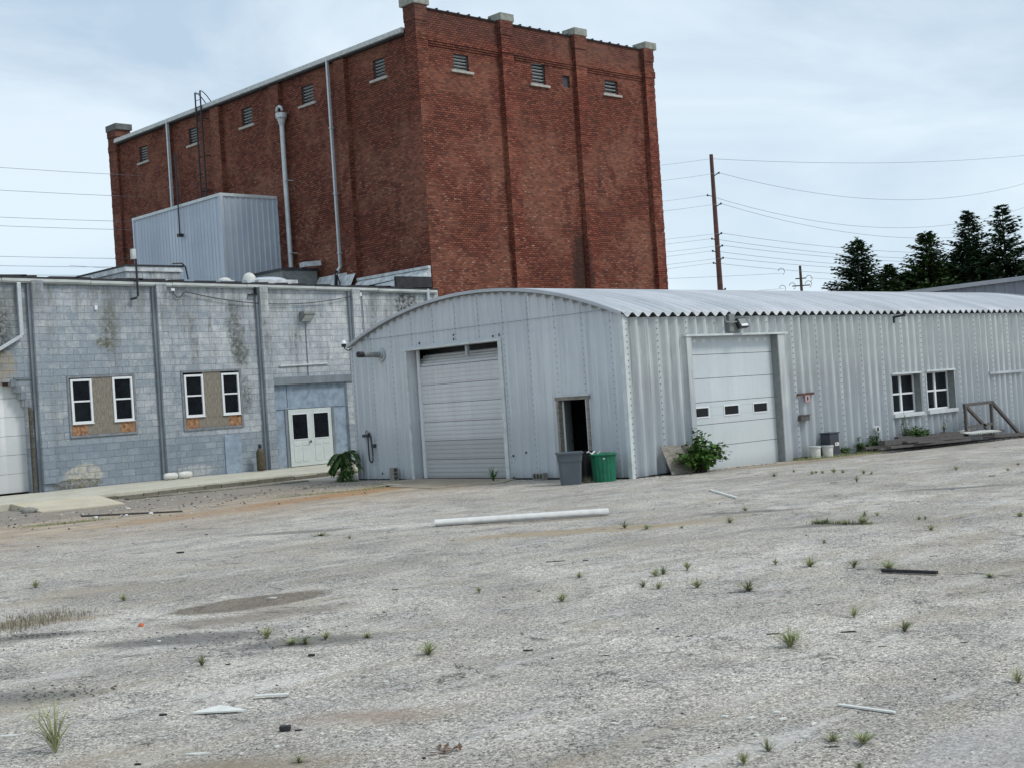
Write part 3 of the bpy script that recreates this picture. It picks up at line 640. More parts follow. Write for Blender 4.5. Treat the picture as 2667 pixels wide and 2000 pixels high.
# windows
def dh_window(x0, x1, z0, z1):
    f = .075; y = WY
    mb = MB(); mb.box(x0, x0 + f, y - .04, y + .05, z0, z1); mb.box(x1 - f, x1, y - .04, y + .05, z0, z1)
    mb.box(x0 + f, x1 - f, y - .04, y + .05, z0, z0 + f); mb.box(x0 + f, x1 - f, y - .04, y + .05, z1 - f, z1)
    zm = (z0 + z1) / 2; mb.box(x0 + f, x1 - f, y - .02, y + .05, zm - .028, zm + .028)
    mb.box(x0 + f, x0 + f + .03, y - .005, y + .05, z0 + f, zm - .028)
    mb.box(x0 - .02, x1 + .02, y - .06, y - .02, z0 - .025, z0 - .001)
    wn = mb.build('window', 'white', kb, bevel=.006)
    MB().box(x0 + f + .001, x1 - f - .001, y + .02, y + .03, zm + .029, z1 - f - .001).build('pane', 'glass', wn)
    MB().box(x0 + f + .031, x1 - f - .001, y + .012, y + .022, z0 + f + .001, zm - .029).build('pane', 'glass', wn)
for a in ((20.54, 21.30, 2.36, 3.86), (22.06, 22.81, 2.36, 3.88), (24.83, 25.60, 2.34, 3.85), (26.36, 27.10, 2.34, 3.86)): dh_window(*a)
for (a, b_, c_, d_) in ((20.5, 22.84, 1.97, 3.90), (24.79, 27.13, 1.93, 3.93)):
    MB().box(a + .8, b_ - .78, WY + .0, WY + .02, c_ + .37, d_ - .003).build('plywood_panel', 'ply', kb)
    MB().box(a + .56, b_ - .55, WY + .0, WY + .02, c_ + .003, c_ + .365).build('sill_plywood', 'ply', kb)
    MB().box(a + .003, a + .557, WY + .002, WY + .022, c_ + .003, c_ + .38).build('osb_panel', 'osb', kb)
    MB().box(b_ - .547, b_ - .003, WY + .002, WY + .022, c_ + .003, c_ + .38).build('osb_panel', 'osb', kb)
    mb = MB(); e = .075
    mb.box(a - e, b_ + e, WY - .03, WY - .003, d_, d_ + e); mb.box(a - e, b_ + e, WY - .045, WY - .003, c_ - e, c_)
    mb.box(a - e, a, WY - .03, WY - .003, c_, d_); mb.box(b_, b_ + e, WY - .03, WY - .003, c_, d_)
    mb.build('window_surround', 'browntrim', kb)
    MB().box(a + .02, b_ - .02, WY + .3, WY + .32, c_, d_).build('dark_backing', 'black', kb)
# double entrance doors
MB().box(28.5, 32.42, WY - .12, WY - .003, 3.33, 3.62).build('lintel', 'flank', kb, bevel=.01)
MB().bar((28.9, WY - .03, 4.04), (31.15, WY - .03, 4.08), .06, .05).build('drip_ledge', 'trim', kb)
mb = MB().box(28.62, 29.2, WY + .06, WY + .1, 2.45, 3.33); mb.box(29.23, 31.98, WY + .06, WY + .1, 2.45, 3.33)
mb.box(28.62, 29.06, WY + .06, WY + .1, .17, 2.4); mb.box(31.33, 31.98, WY + .06, WY + .1, .17, 2.4)
mb.box(28.6, 31.98, WY + .03, WY + .12, 2.40, 2.45)
mb.build('entrance_infill', 'bluepanel', kb)
MB().box(29.06, 29.17, WY + .02, WY + .14, .17, 2.39).build('door_frame', 'flank', kb); MB().box(31.22, 31.33, WY + .02, WY + .14, .17, 2.39).build('door_frame', 'flank', kb)
def leafdoor(x0, x1, y, hx):
    mb = MB(); f = .1; za, zb = 1.24, 2.18
    mb.box(x0, x0 + f + .06, y, y + .045, .2, 2.38); mb.box(x1 - f - .06, x1, y, y + .045, .2, 2.38)
    mb.box(x0 + f + .06, x1 - f - .06, y, y + .045, .2, za); mb.box(x0 + f + .06, x1 - f - .06, y, y + .045, zb, 2.38)
    for (a, b_) in ((x0 + .16, (x0 + x1) / 2 - .05), ((x0 + x1) / 2 + .05, x1 - .16)):
        mb.box(a, b_, y - .012, y - .001, .36, .92)
        mb.box(a, b_, y - .012, y - .001, .98, 1.12)
    d = mb.build('door', 'cream', kb, bevel=.008)
    mb = MB(); g = .03
    mb.box(x0 + .13, x1 - .13, y - .015, y - .001, zb, zb + g); mb.box(x0 + .13, x1 - .13, y - .015, y - .001, za - g, za)
    mb.box(x0 + .13, x0 + .16, y - .015, y - .001, za, zb); mb.box(x1 - .16, x1 - .13, y - .015, y - .001, za, zb)
    mb.build('glass_frame', 'white', d)
    MB().box(x0 + .161, x1 - .161, y + .015, y + .025, za + .001, zb - .001).build('glass_pane', 'glass', d)
    if hx: MB().tube([(hx, y - .06, 1.06), (hx, y - .06, 1.16)], .025, 8).tube([(hx, y, 1.11), (hx, y - .06, 1.11), (hx - .1, y - .07, 1.1)], .014, 6).build('handle', 'black', d)
leafdoor(29.18, 30.18, WY - .02, 30.1); leafdoor(30.20, 31.21, WY + .04, None)
# wall lamp, conduit, cables, odd fixings
mb = MB().box(29.98, 30.5, WY - .34, WY - .003, 5.97, 6.1); mb.prism([(29.98, WY - .34, 5.97), (29.98, WY - .003, 5.97), (29.98, WY - .003, 5.7)], (.52, 0, 0))
lm = mb.build('wall_lamp', 'louver', kb, bevel=.01)
MB().add([(30.02, WY - .35, 5.94), (30.46, WY - .35, 5.94), (30.46, WY - .05, 5.72), (30.02, WY - .05, 5.72)], [(0, 1, 2, 3)]).build('lens', 'gutter', lm)
MB().tube([(30.24, WY - .02, 5.75), (30.2, WY - .03, 2.98), (30.1, WY - .06, 2.93)], .016, 6).build('conduit', 'flank', kb)
def sag(a, b_, s, n=24): return [(a[0] + (b_[0] - a[0]) * i / n, a[1] + (b_[1] - a[1]) * i / n, a[2] + (b_[2] - a[2]) * i / n - 4 * s * (i / n) * (1 - i / n)) for i in range(n + 1)]
MB().tube([(24.6, WY - .05, 6.93), (24.62, WY - .06, 6.75), (24.75, WY - .08, 6.62), (24.9, WY - .1, 6.68), (25.0, WY - .1, 6.8)] + sag((25.1, WY - .1, 6.83), (32.9, WY - .1, 6.78), .42), .016, 6).build('cable', 'black', kb)
MB().tube([(33.0, WY - .05, 7.0), (33.05, WY - .05, 4.2)], .018, 6).build('cable', 'flank', kb)
MB().box(24.52, 24.66, WY - .08, WY, 6.86, 6.96).build('cable_anchor', 'white', kb); MB().box(32.84, 32.98, WY - .1, WY, 6.7, 6.85).build('cable_anchor', 'white', kb)
MB().box(21.58, 21.68, WY - .06, WY, 6.2, 6.34).build('junction_box', 'white', kb)
MB().tube([(23.12, WY - .25, 7.95), (23.12, WY - .25, 6.66), (23.08, WY - .22, 6.6), (22.9, WY - .1, 6.55)], .038, 8).build('drain_pipe', 'black', kb)
MB().box(22.98, 23.12, WY - .3, WY - .15, 7.95, 8.3).build('pipe_box', 'gutter', kb)
MB().box(27.72, 28.05, WY - .16, WY - .01, 6.72, 6.76).box(28.0, 28.04, WY - .16, WY - .01, 6.72, 7.0).box(27.95, 28.0, WY - .14, WY - .02, 6.95, 7.05).build('iron_bracket', 'black', kb)
# roof structures of the block building
mb = MB().box(24.82, 27.1, 47.0, 54.0, 7.0, 8.0); lb = mb.build('roof_monitor', 'block', kb)
mb = MB().box(24.76, 27.2, 46.93, 54.05, 8.0, 8.18); mb.build('fascia', 'flash', lb)
mb = MB().box(24.74, 27.22, 46.9, 54.08, 8.181, 8.25); mb.build('roof_edge', 'tar', lb)
mb = MB().tube([(26.7, 46.85, 8.3), (27.1, 46.85, 8.33), (27.25, 46.85, 8.2), (27.35, 46.85, 7.7)], .03, 6); mb.build('hose', 'black', lb)
mb = MB().box(34.95, 36.88, 51.6, 54.4, 7.0, 8.72); gb = mb.build('roof_hatch_house', 'louver', kb)
MB().box(34.9, 36.95, 51.55, 54.45, 8.721, 8.83).build('roof_edge', 'cab', gb)
MB().bar((36.0, 51.5, 8.98), (36.85, 51.4, 9.05), .5, .22).build('fascia', 'flash', gb)
mb = MB()
mb.add([(36.2, 51.5, 7.2), (36.2, 48.6, 7.2), (36.9, 48.6, 8.4), (36.9, 51.5, 8.4)], [(0, 1, 2, 3)])
mb.prism([(36.1, 48.5, 7.15), (36.92, 48.5, 7.15), (36.92, 48.5, 7.98)], (0, -5.0, 0))
mb.bar((36.86, 48.5, 7.98), (36.86, 43.5, 7.97), .14, .12); mb.bar((36.45, 47.6, 7.55), (36.75, 43.5, 7.72), .05, .04, 1)
mb.build('wall_flashing', ['flash', 'tar'], kb)
mb = MB().box(35.0, 36.9, 43.45, 43.6, 7.1, 7.55); mb.build('parapet_corner', 'tar', kb)
for (x, y, r, h) in ((30.55, 47.5, .30, .34), (29.45, 47.6, .28, .13), (31.6, 47.9, .95, .2)):
    mb = MB().box(x - r, x + r, y - r, y + r, 7.15, 7.75)
    o = mb.build('skylight_curb', 'flash', kb)
    pr = [(r * .95 * math.cos(a), h * math.sin(a)) for a in [k * math.pi / 12 for k in range(7)]]
    MB().lathe(pr, (x, y, 7.75), 20).build('dome', 'barrel' if r < .9 else 'pent', o, smooth=True)
mb = MB().bar((36.4, 49.6, 7.2), (36.5, 49.6, 8.5), .12, .1).bar((36.1, 49.4, 7.2), (36.5, 49.6, 8.4), .05, .05).bar((36.7, 49.3, 7.2), (36.5, 49.6, 8.4), .05, .05); mb.build('pipe_stand', 'black', kb)
mb = MB().tube([(17.3, 45, 7.2), (17.3, 45, 8.55)], .12, 10).box(17.1, 17.45, 44.8, 45.2, 7.2, 7.6); mb.build('roof_vent_pipe', 'tar', kb)
# ================================================================ ROOFTOP METAL PENTHOUSE
ph = empty('rooftop_enclosure', (33.78, 54.49, 7.2), 'pale blue-grey ribbed metal box on the block roof against the brick wall', 'enclosure')
def trap(u, per, amp, duty=.35):
    f = (u / per) % 1.0; e = .08
    if f < e: return amp * f / e
    if f < duty: return amp
    if f < duty + e: return amp * (1 - (f - duty) / e)
    return 0.
def trapus(u0, u1, per, duty=.35):
    r = []; k = math.floor(u0 / per)
    while k * per < u1:
        for f in (0, .08, duty, duty + .08): r.append(k * per + f * per)
        k += 1
    return [x for x in r if u0 <= x <= u1]
mb = MB()
wall(mb, 'X', 33.78, 54.49, 62.8, 7.2, 12.5, off=lambda u: trap(u, .3, .03), us=trapus(54.49, 62.8, .3))
wall(mb, 'Y', 54.49, 33.78, 36.88, 7.2, 12.5, off=lambda u: trap(u, .3, .03), us=trapus(33.78, 36.88, .3))
mb.add([(33.78, 62.8, 7.2), (36.88, 62.8, 7.2), (36.88, 62.8, 12.5), (33.78, 62.8, 12.5)], [(0, 3, 2, 1)])
mb.build('wall', 'pent', ph)
mb = MB().box(33.70, 36.9, 54.41, 62.9, 12.5, 12.64); mb.build('roof_trim', 'trim', ph)
for q in ((33.7, 33.86, 54.41, 54.57), (33.7, 33.85, 62.75, 62.88), (36.8, 36.9, 54.40, 54.5)): MB().box(*q, 7.2, 12.499).build('corner_trim', 'pent', ph)
MB().tube([(33.55, 57.98, 11.15), (33.55, 57.98, 15.1)], .035, 6).box(33.45, 33.7, 57.9, 58.1, 11.05, 11.2).build('vent_rod', 'black', ph)

# ================================================================ METAL SHED
GX, SY, EY, EX = 25.72, 22.98, 34.38, 53.0
sh = empty('metal_shed', (GX, SY, 0), 'low corrugated metal shed with arched roof and white roller doors', 'shed')
RR = 15.65; YC = (SY + EY) / 2; ZC = 5.30 - RR
def arc(y): return ZC + math.sqrt(RR * RR - (y - YC) ** 2)
gh = [(27.59, 31.67, -.2, 3.87), (24.36, 25.38, -.2, 2.1)]
mb = MB()
def goff(u):
    f = ((u - 24.36) / .3333) % 1.0; d = min(f, 1 - f)
    return .036 * max(0, min(1, (.30 - d) / .09)) - .012
us = [x for x in sorted([24.36 + k * .3333 + q * .3333 for k in range(-6, 33) for q in (-.30, -.21, .21, .30)]) if SY < x < EY]; us = [SY] + us + [EY]
wall(mb, 'X', GX, SY, EY, -.25, 4.0, gh, goff, us=us, reveal=0)
wall(mb, 'X', GX + .012, SY, EY, 3.9, 5.6, [], goff, us=us, ztop=lambda u: arc(u) - .05)
for j, y in enumerate([23.35 + k for k in range(12)]):     # lapped sheet seams and their screws
    if y > EY: break
    mb.box(GX - .03, GX - .006, y + .03, y + .055, 0 if not any(h[0] < y < h[1] for h in gh) else (4.0 if 27.5 < y < 31.7 else 2.15), arc(y) - .1)
    z = .15
    while z < arc(y) - .2:
        if not any(h[0] - .05 < y < h[1] + .05 and z < h[3] + .05 for h in gh):
            mb.box(GX - .038, GX - .03, y - .011, y + .011, z, z + .024, 1)
        z += .155
y = SY + .15
while y < EY - .4:
    z = 4.33; 
    if z < arc(y) - .1: mb.box(GX - .04, GX - .028, y - .012, y + .012, z + .0, z + .022, 1); mb.box(GX - .035, GX - .028, y + .05, y + .11, z + .005, z + .02, 1)
    y += .1667
for (y, z) in ((27.27, .66), (26.75, .74), (31.01, 4.05), (29.45, 4.17), (29.45, 4.05), (27.78, 4.0), (27.52, 4.02), (33.2, .2), (27.3, .06)):
    mb.box(GX - .045, GX - .03, y - .022, y + .022, z - .03, z + .03, 2)
mb.build('gable_wall', ['gable', 'screw', 'black'], sh)
mb = MB(); k = 0      # flat dark wedges painting the shade in flutes under the verge
for k in range(-17, 18):
    ya = YC + k * .3333; yb = ya + (.27 if k < 0 else -.27) * (1 if k < 0 else 1)
    if k >= 0: ya, yb = ya + .3333, ya + .0633
    if min(ya, yb) < SY + .3 or max(ya, yb) > EY - .2: continue
    hgt = .03 + .10 * abs(arc(ya) - arc(yb)) / .1 + .035
    hgt = min(.12, hgt)
    mb.add([(GX - .045, ya, arc(ya) - .03), (GX - .045, yb, arc(yb) - .03), (GX - .045, yb, arc(yb) - .03 - hgt)], [(0, 1, 2)])
mb.build('verge_gap_shade', 'louver', sh)
MB().box(GX - .06, GX - .005, SY + .05, 27.4, -.1, .045).box(GX - .06, GX - .005, 31.8, EY, -.1, .035).build('base_shadow_grime', 'tar', sh)  # dark strip painting contact shadow and grime at the gable foot
mb = MB()
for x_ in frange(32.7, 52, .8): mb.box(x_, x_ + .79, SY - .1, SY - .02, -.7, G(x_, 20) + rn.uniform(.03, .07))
mb.build('side_base_shadow_grime', 'tar', sh); mb = MB()  # contact shadow painted as dark strips with grime along the side wall
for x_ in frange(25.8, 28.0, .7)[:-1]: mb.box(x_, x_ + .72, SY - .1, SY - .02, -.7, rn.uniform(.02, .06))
mb.build('side_base_shadow_grime', 'tar', sh)
mb = MB()
wall(mb, 'X', EX, SY, EY, -.7, 4.6, [], None, us=frange(SY, EY, .4), ztop=lambda u: arc(u) - .05); mb.add([(GX, EY, -.3), (EX, EY, -.5), (EX, EY, 4.3), (GX, EY, 4.3)], [(0, 3, 2, 1)])
mb.build('rear_wall', 'side', sh)
# corrugated side wall
sd = (28.35, 32.22, -.6, 3.565); W1 = (38.27, 40.0, .93, 2.17); W2 = (40.42, 42.2, .93, 2.19)
def soff(u): return .075 * math.sin(2 * math.pi * (u - 25.72) / .4)
mb = MB(); wall(mb, 'Y', SY, GX, EX, -.7, 4.10, [sd, W1, W2], soff, us=frange(GX, EX, .04), reveal=0)
k = 0; x = 25.80
while x < EX:
    mb_z0 = -.1
    if 28.2 < x < 32.5: mb_z0 = 3.7
    z = mb_z0 + .2
    skip = [W for W in (W1, W2) if W[0] - .1 < x < W[1] + .1]
    while z < 4.05:
        if not any(W[2] - .15 < z < W[3] + .1 for W in skip): mb.box(x - .013, x + .013, SY - soff(x) - .012, SY - soff(x) + .02, z, z + .028, 1)
        z += .16
    for (za, zb) in ([(mb_z0, 4.09)] if not skip else [(-.3, W1[2] - .15), (W1[3] + .1, 4.09)]):
        mb.box(x + .05, x + .075, SY - soff(x + .06) - .012, SY + .03, za, zb, 0)
    x += 1.2
mb.build('side_wall', ['side', 'screw'], sh, smooth=False)
MB().box(GX - .045, GX + .1, SY - .07, SY + .08, -.15, 4.18).build('corner_trim', 'trim', sh, bevel=.01)
MB().box(GX - .04, GX + .05, EY - .02, EY + .05, -.15, 4.2).build('corner_trim', 'gable', sh)
# arched corrugated roof
mb = MB(); xs = frange(GX - .1, EX + .1, .05); ys = [SY - .13 + (EY - SY + .26) * i / 40 for i in range(41)]
mb.v = [(x, y, arc(y) + .062 * math.sin(2 * math.pi * (x - 25.72) / .4 + math.pi)) for x in xs for y in ys]; n = len(ys)
mb.f = [(i * n + j, (i + 1) * n + j, (i + 1) * n + j + 1, i * n + j + 1) for i in range(len(xs) - 1) for j in range(n - 1)]; mb.m = [0] * len(mb.f)
k = len(mb.v)   # underside skin gives the sheet an edge thickness
mb.v += [(x, ys[0] + .002, arc(ys[0]) - .016 + .062 * math.sin(2 * math.pi * (x - 25.72) / .4 + math.pi)) for x in xs]
mb.f += [(i * n, k + i, k + i + 1, (i + 1) * n) for i in range(len(xs) - 1)]; mb.m += [1] * (len(xs) - 1)
mb.build('roof', ['roof', 'trim'], sh, smooth=True, uv=False)
mb = MB()   # bent edge trim that follows the arch
for i in range(40):
    a, b_ = ys[i], ys[i + 1]
    mb.add([(GX - .14, a, arc(a) - .03), (GX - .14, b_, arc(b_) - .03), (GX - .14, b_, arc(b_) + .055), (GX - .14, a, arc(a) + .055),
            (GX + .1, a, arc(a) + .06), (GX + .1, b_, arc(b_) + .06), (GX - .05, a, arc(a) - .03), (GX - .05, b_, arc(b_) - .03)],
           [(0, 3, 2, 1), (3, 4, 5, 2), (0, 1, 7, 6)])
mb.build('verge_trim', 'roof', sh, uv=False)
mb = MB()
for i in range(40):
    a, b_ = ys[i], ys[i + 1]; mb.bar((52.4, a, arc(a) + .06), (52.4, b_, arc(b_) + .06), .08, .03)
mb.build('roof_seam', 'roof', sh, uv=False)
# black strip painting the shadow gaps under the eave corrugations
MB().box(GX + .1, EX - .1, SY + .075, SY + .12, 3.8, 4.24).build('eave_gap_shade', 'black', sh)
# roll-up door in the gable
dx = GX + .36
mb = MB(); nsec = 7; hh = 3.90 / nsec
for k in range(nsec):
    z0 = .02 + k * hh; mi = 1 if k < 2 else (2 if k == nsec - 1 else 0)
    if k == nsec - 1:      # top section tipped back to put it in shade under the header
        mb.add([(dx, 27.5, z0), (dx, 31.75, z0), (dx + .42, 31.75, z0 + .36), (dx + .42, 27.5, z0 + .36)], [(0, 3, 2, 1)], 0)
        for q in range(4): mb.bar((dx + .04 + q * .1, 27.5, z0 + .05 + q * .085), (dx + .04 + q * .1, 31.75, z0 + .05 + q * .085), .03, .05, 0)
        continue
    mb.box(dx, dx + .05, 27.5, 31.75, z0, z0 + hh - .012, mi)
    for q in range(4):
        za = z0 + .05 + q * (hh - .06) / 4
        mb.box(dx - .012, dx - .001, 27.52, 31.73, za, za + .075, mi)
mb.build('roll_up_door', ['rollup', 'pad2'], sh, bevel=.006)
mb = MB().box(GX - .02, dx - .001, 31.672, 31.72, 0, 3.87).box(GX - .02, dx - .001, 27.54, 27.588, 0, 3.87).box(GX - .02, dx + .3, 27.54, 31.72, 3.875, 3.92)
mb.build('door_reveal', 'gable', sh)
mb = MB().box(GX - .06, GX + .02, 27.45, 31.8, 3.86, 3.93).box(GX - .05, GX + .02, 27.46, 27.60, 0, 3.859).box(GX - .045, GX + .01, 31.66, 31.74, 0, 3.859)
mb.build('door_trim', 'trim', sh)
MB().box(dx - .06, dx - .003, 31.5, 31.6, .02, 3.86).build('door_track', 'white', sh)
MB().box(dx - .09, dx - .002, 29.24, 29.33, 3.55, 3.85).build('bracket', 'galv', sh)
MB().box(dx + .45, dx + .5, 27.4, 31.8, 2.9, 4.3).build('dark_backing', 'black', sh)  # black sheet painting the dark above the tipped-back section
MB().box(dx - .02, dx + .06, 27.5, 31.7, -.02, .018).build('door_seal', 'black', sh)
# walk door, standing open
mb = MB().box(GX - .05, GX + .1, 25.38, 25.46, 0, 2.1).box(GX - .05, GX + .1, 24.28, 24.36, 0, 2.1).box(GX - .055, GX + .1, 24.25, 25.5, 2.1, 2.19)
mb.build('walk_door_frame', 'plyflat', sh)
mb = MB().box(GX - .07, GX - .045, 24.24, 25.51, 2.19, 2.23); mb.build('drip_cap', 'trim', sh)
mb = MB().bar((GX + .11, 25.36, 1.06), (GX + .88, 25.84, 1.06), .045, 2.04)
dr = mb.build('walk_door', 'cream', sh)
MB().tube([(GX + .78, 25.75, .98), (GX + .82, 25.68, .98)], .03, 8).build('handle', 'black', dr)
MB().box(GX + 1.5, GX + 1.55, SY + .3, 26.4, 0, 3).build('dark_interior_sheet', 'black', sh)  # black sheet painting the dark interior behind the open door
# sectional garage door in the side wall
y = SY + .14
mb = MB(); wins = [(28.53, 29.16), (29.87, 30.50), (31.2, 31.84)]
zz = [-.12, .58, 1.185, 1.79, 2.43, 3.08, 3.6]
for k in range(6):
    za, zb = zz[k], zz[k + 1] - .012
    if k == 2:
        xs_ = [28.3] + [v_ for w_ in wins for v_ in w_] + [32.3]
        mb.box(28.3, 32.3, y, y + .05, za, 1.405); mb.box(28.3, 32.3, y, y + .05, 1.635, zb)
        for i in range(0, 8, 2): mb.box(xs_[i], xs_[i + 1], y, y + .05, 1.405, 1.635)
    else: mb.box(28.3, 32.3, y, y + .05, za, zb)
gd = mb.build('sectional_door', 'doorwhite', sh, bevel=.008)
for (a, b_) in wins:
    mb = MB(); e = .035
    mb.box(a - e, b_ + e, y - .015, y - .001, 1.635, 1.635 + e); mb.box(a - e, b_ + e, y - .015, y - .001, 1.405 - e, 1.405); mb.box(a - e, a, y - .015, y - .001, 1.405, 1.635); mb.box(b_, b_ + e, y - .015, y - .001, 1.405, 1.635)
    wn = mb.build('door_window', 'white', gd); MB().box(a + .002, b_ - .002, y + .02, y + .03, 1.407, 1.633).build('pane', 'glass', wn)
MB().box(28.14, 28.35, SY - .1, SY + .1, -.3, 3.565).build('door_trim', 'side', sh, bevel=.006); MB().box(32.26, 32.58, SY - .1, SY - .06, -.35, 3.565).build('door_trim', 'side', sh, bevel=.006)
MB().box(28.08, 32.72, SY - .13, SY + .0, 3.566, 3.62).build('door_head', 'trim', sh)
MB().box(32.22, 32.26, SY - .1, y + .06, -.35, 3.56).build('door_jamb', 'louver', sh)
MB().box(28.35, 32.22, y - .02, y + .06, -.16, -.121).build('door_seal', 'black', sh)
# two four-pane windows
def shedwin(W):
    a, b_, za, zb = W; yy = SY + .17; mb = MB(); f = .06; xm = a + (b_ - a) * .5
    mb.box(a, a + f, yy, yy + .05, za, zb); mb.box(b_ - f, b_, yy, yy + .05, za, zb); mb.box(a + f, b_ - f, yy, yy + .05, za, za + f); mb.box(a + f, b_ - f, yy, yy + .05, zb - .04, zb)
    mb.box(xm - .055, xm + .055, yy - .01, yy + .04, za + f, zb - .04); zm = (za + zb) / 2; mb.box(a + f, xm - .055, yy, yy + .04, zm - .03, zm + .03); mb.box(xm + .055, b_ - f, yy, yy + .04, zm - .03, zm + .03)
    wn = mb.build('window', 'white', sh, bevel=.006)
    MB().box(a + f + .002, b_ - f - .002, yy + .042, yy + .048, za + f, zb - .04).build('pane', 'glass', wn)
    MB().box(a - .07, b_ + .05, SY - .14, SY + .16, za - .12, za - .001).build('sill', 'trim', wn, bevel=.01)
    MB().box(a - .04, b_ + .05, SY - .12, SY + .05, zb + .001, zb + .06).build('head_trim', 'trim', wn, bevel=.008)
    MB().box(b_ + .001, b_ + .05, SY - .06, SY + .16, za, zb).build('reveal', 'louver', wn)
    MB().box(a - .05, a - .001, SY - .06, SY + .16, za, zb).build('jamb', 'trim', wn)
shedwin(W1); shedwin(W2)
# fittings
mb = MB().box(30.0, 30.25, SY - .14, SY - .05, 3.66, 4.15, 0).bar((29.75, SY - .2, 3.93), (30.3, SY - .2, 3.93), .035, .035).bar((29.75, SY - .2, 3.93), (29.72, SY - .2, 4.08), .035, .035)
fl = mb.build('floodlight', 'louver', sh)
mb = MB().add([(30.22, SY - .34, 3.76), (30.62, SY - .34, 3.78), (30.66, SY - .2, 4.05), (30.26, SY - .2, 4.03), (30.22, SY - .22, 3.72), (30.62, SY - .22, 3.74), (30.66, SY - .1, 4.0), (30.26, SY - .1, 3.98)],
             [(0, 1, 2, 3), (4, 7, 6, 5), (0, 4, 5, 1), (1, 5, 6, 2), (2, 6, 7, 3), (3, 7, 4, 0)])
mb.build('housing', 'black', fl)
MB().add([(30.26, SY - .347, 3.79), (30.59, SY - .347, 3.805), (30.62, SY - .217, 4.02), (30.3, SY - .217, 4.005)], [(0, 1, 2, 3)]).build('lens', 'louver', fl)
MB().add([(30.28, SY - .352, 3.80), (30.57, SY - .352, 3.812), (30.58, SY - .31, 3.875), (30.29, SY - .31, 3.862)], [(0, 1, 2, 3)]).build('reflector', 'white', fl)
MB().bar((38.62, SY - .05, 4.0), (38.55, SY - .52, 4.03), .05, .06).bar((38.62, SY - .07, 4.03), (38.62, SY - .07, 3.82), .08, .05).build('iron_arm', 'black', sh)
mb = MB().bar((33.0, SY - .12, 1.79), (33.82, SY - .12, 1.80), .05, .07); sg = mb.build('sign_bracket', 'rust', sh)
MB().box(33.32, 33.56, SY - .16, SY - .146, 1.56, 1.76).build('tag', 'redtag', sg)
MB().box(33.41, 33.47, SY - .166, SY - .161, 1.62, 1.72).build('tag_mark', 'black', sg)
mb = MB().box(33.0, 33.42, SY - .2, SY - .06, 1.03, 1.18).box(33.05, 33.5, SY - .22, SY - .05, 1.181, 1.2); mb.build('outlet_box', 'wood', sh)
wp = MB().tube([(37.1, SY, .55), (37.06, SY - .2, .54)], .085, 16).tube([(37.07, SY - .14, .54), (37.06, SY - .2, .54)], .1, 16).build('waste_pipe', 'pvc', sh)
MB().tube([(37.06, SY - .2, .54), (37.06, SY - .206, .54)], .065, 16).build('pipe_opening', 'black', wp)
MB().box(44.6, 47.1, SY - .14, SY - .05, 1.96, 2.05).build('wall_ledge', 'roof', sh)
mb = MB().tube([(GX, 32.86, 3.83), (GX - .92, 32.86, 3.86)], .085, 14); ex = mb.build('exhaust_pipe', 'louver', sh)
MB().tube([(GX - .74, 32.86, 3.855), (GX - .93, 32.86, 3.862)], .092, 14).build('burnt_end', 'black', ex)
MB().tube([(GX - .05, 32.86, 3.83), (GX - .07, 32.86, 3.83)], .2, 14).tube([(GX - .08, 32.86, 3.83), (GX - .12, 32.86, 3.83)], .12, 14).build('flange', 'galv', ex)
mb = MB().tube([(GX - .02, 34.36, 4.12), (GX - .08, 34.5, 4.08), (GX - .1, 34.62, 4.14), (GX - .1, 34.66, 4.24)], .02, 8).lathe([(0.0, 0), (.07, .0), (.08, .04), (.08, .1)], (GX - .1, 34.66, 4.2), 14)
cm = mb.build('camera_mount', 'black', sh); MB().lathe([(.085, 0), (.085, .03), (.06, .09), (0., .12)], (GX - .1, 34.66, 4.3), 14).build('dome', 'white', cm, smooth=True)
mb = MB().tube([(GX - .06, 33.72, 1.4), (GX - .12, 33.7, 1.38), (GX - .12, 33.7, .8), (GX - .12, 33.68, .62), (GX - .12, 33.6, .55), (GX - .12, 33.52, .6), (GX - .12, 33.5, .8), (GX - .12, 33.55, 1.35), (GX - .1, 33.65, 1.47), (GX - .06, 33.75, 1.45)], .025, 8)
mb.box(GX - .16, GX - .03, 33.68, 33.94, 1.34, 1.43); mb.box(GX - .12, GX - .03, 33.42, 33.5, 1.0, 1.12)
mb.tube([(GX - .05, 33.9, 1.45), (GX - .05, 33.86, 1.55), (GX - .05, 33.78, 1.5)], .012, 6)
mb.build('hose_and_tap', 'cab', sh)

# ================================================================ THINGS BY THE SHED
def rot2(x, y, c, a): ca, sa = math.cos(a), math.sin(a); return (c[0] + x * ca - y * sa, c[1] + x * sa + y * ca)
def tapered_square(mb, c, a, w0, w1, z0, z1, r=.06, n=4, mi=0, caps=True):
    def ring(w_, z):
        o = []
        for (sx_, sy_, st_) in ((1, 1, 0), (-1, 1, 90), (-1, -1, 180), (1, -1, 270)):
            for k in range(n + 1):
                an = R(st_ + 90 * k / n); o.append((*rot2(sx_ * (w_ / 2 - r) + r * math.cos(an), sy_ * (w_ / 2 - r) + r * math.sin(an), c, a), z))
        return o
    A = ring(w0, z0); B = ring(w1, z1); m_ = len(A)
    mb.add(A + B, [(i, (i + 1) % m_, (i + 1) % m_ + m_, i + m_) for i in range(m_)] + ([tuple(range(m_ - 1, -1, -1)), tuple(range(m_, 2 * m_))] if caps else []), mi)
t1 = empty('trash_bin', (24.28, 23.74, 0), 'square grey plastic trash bin beside the open walk door', 'trash bin')
c = (24.28, 23.74); A_ = R(48)
mb = MB(); tapered_square(mb, c, A_, .50, .57, .0, .58); mb.build('body', 'binGrey', t1, smooth=False)
mb = MB(); tapered_square(mb, c, A_, .595, .625, .581, .77); mb.build('upper_band', 'binGrey', t1)
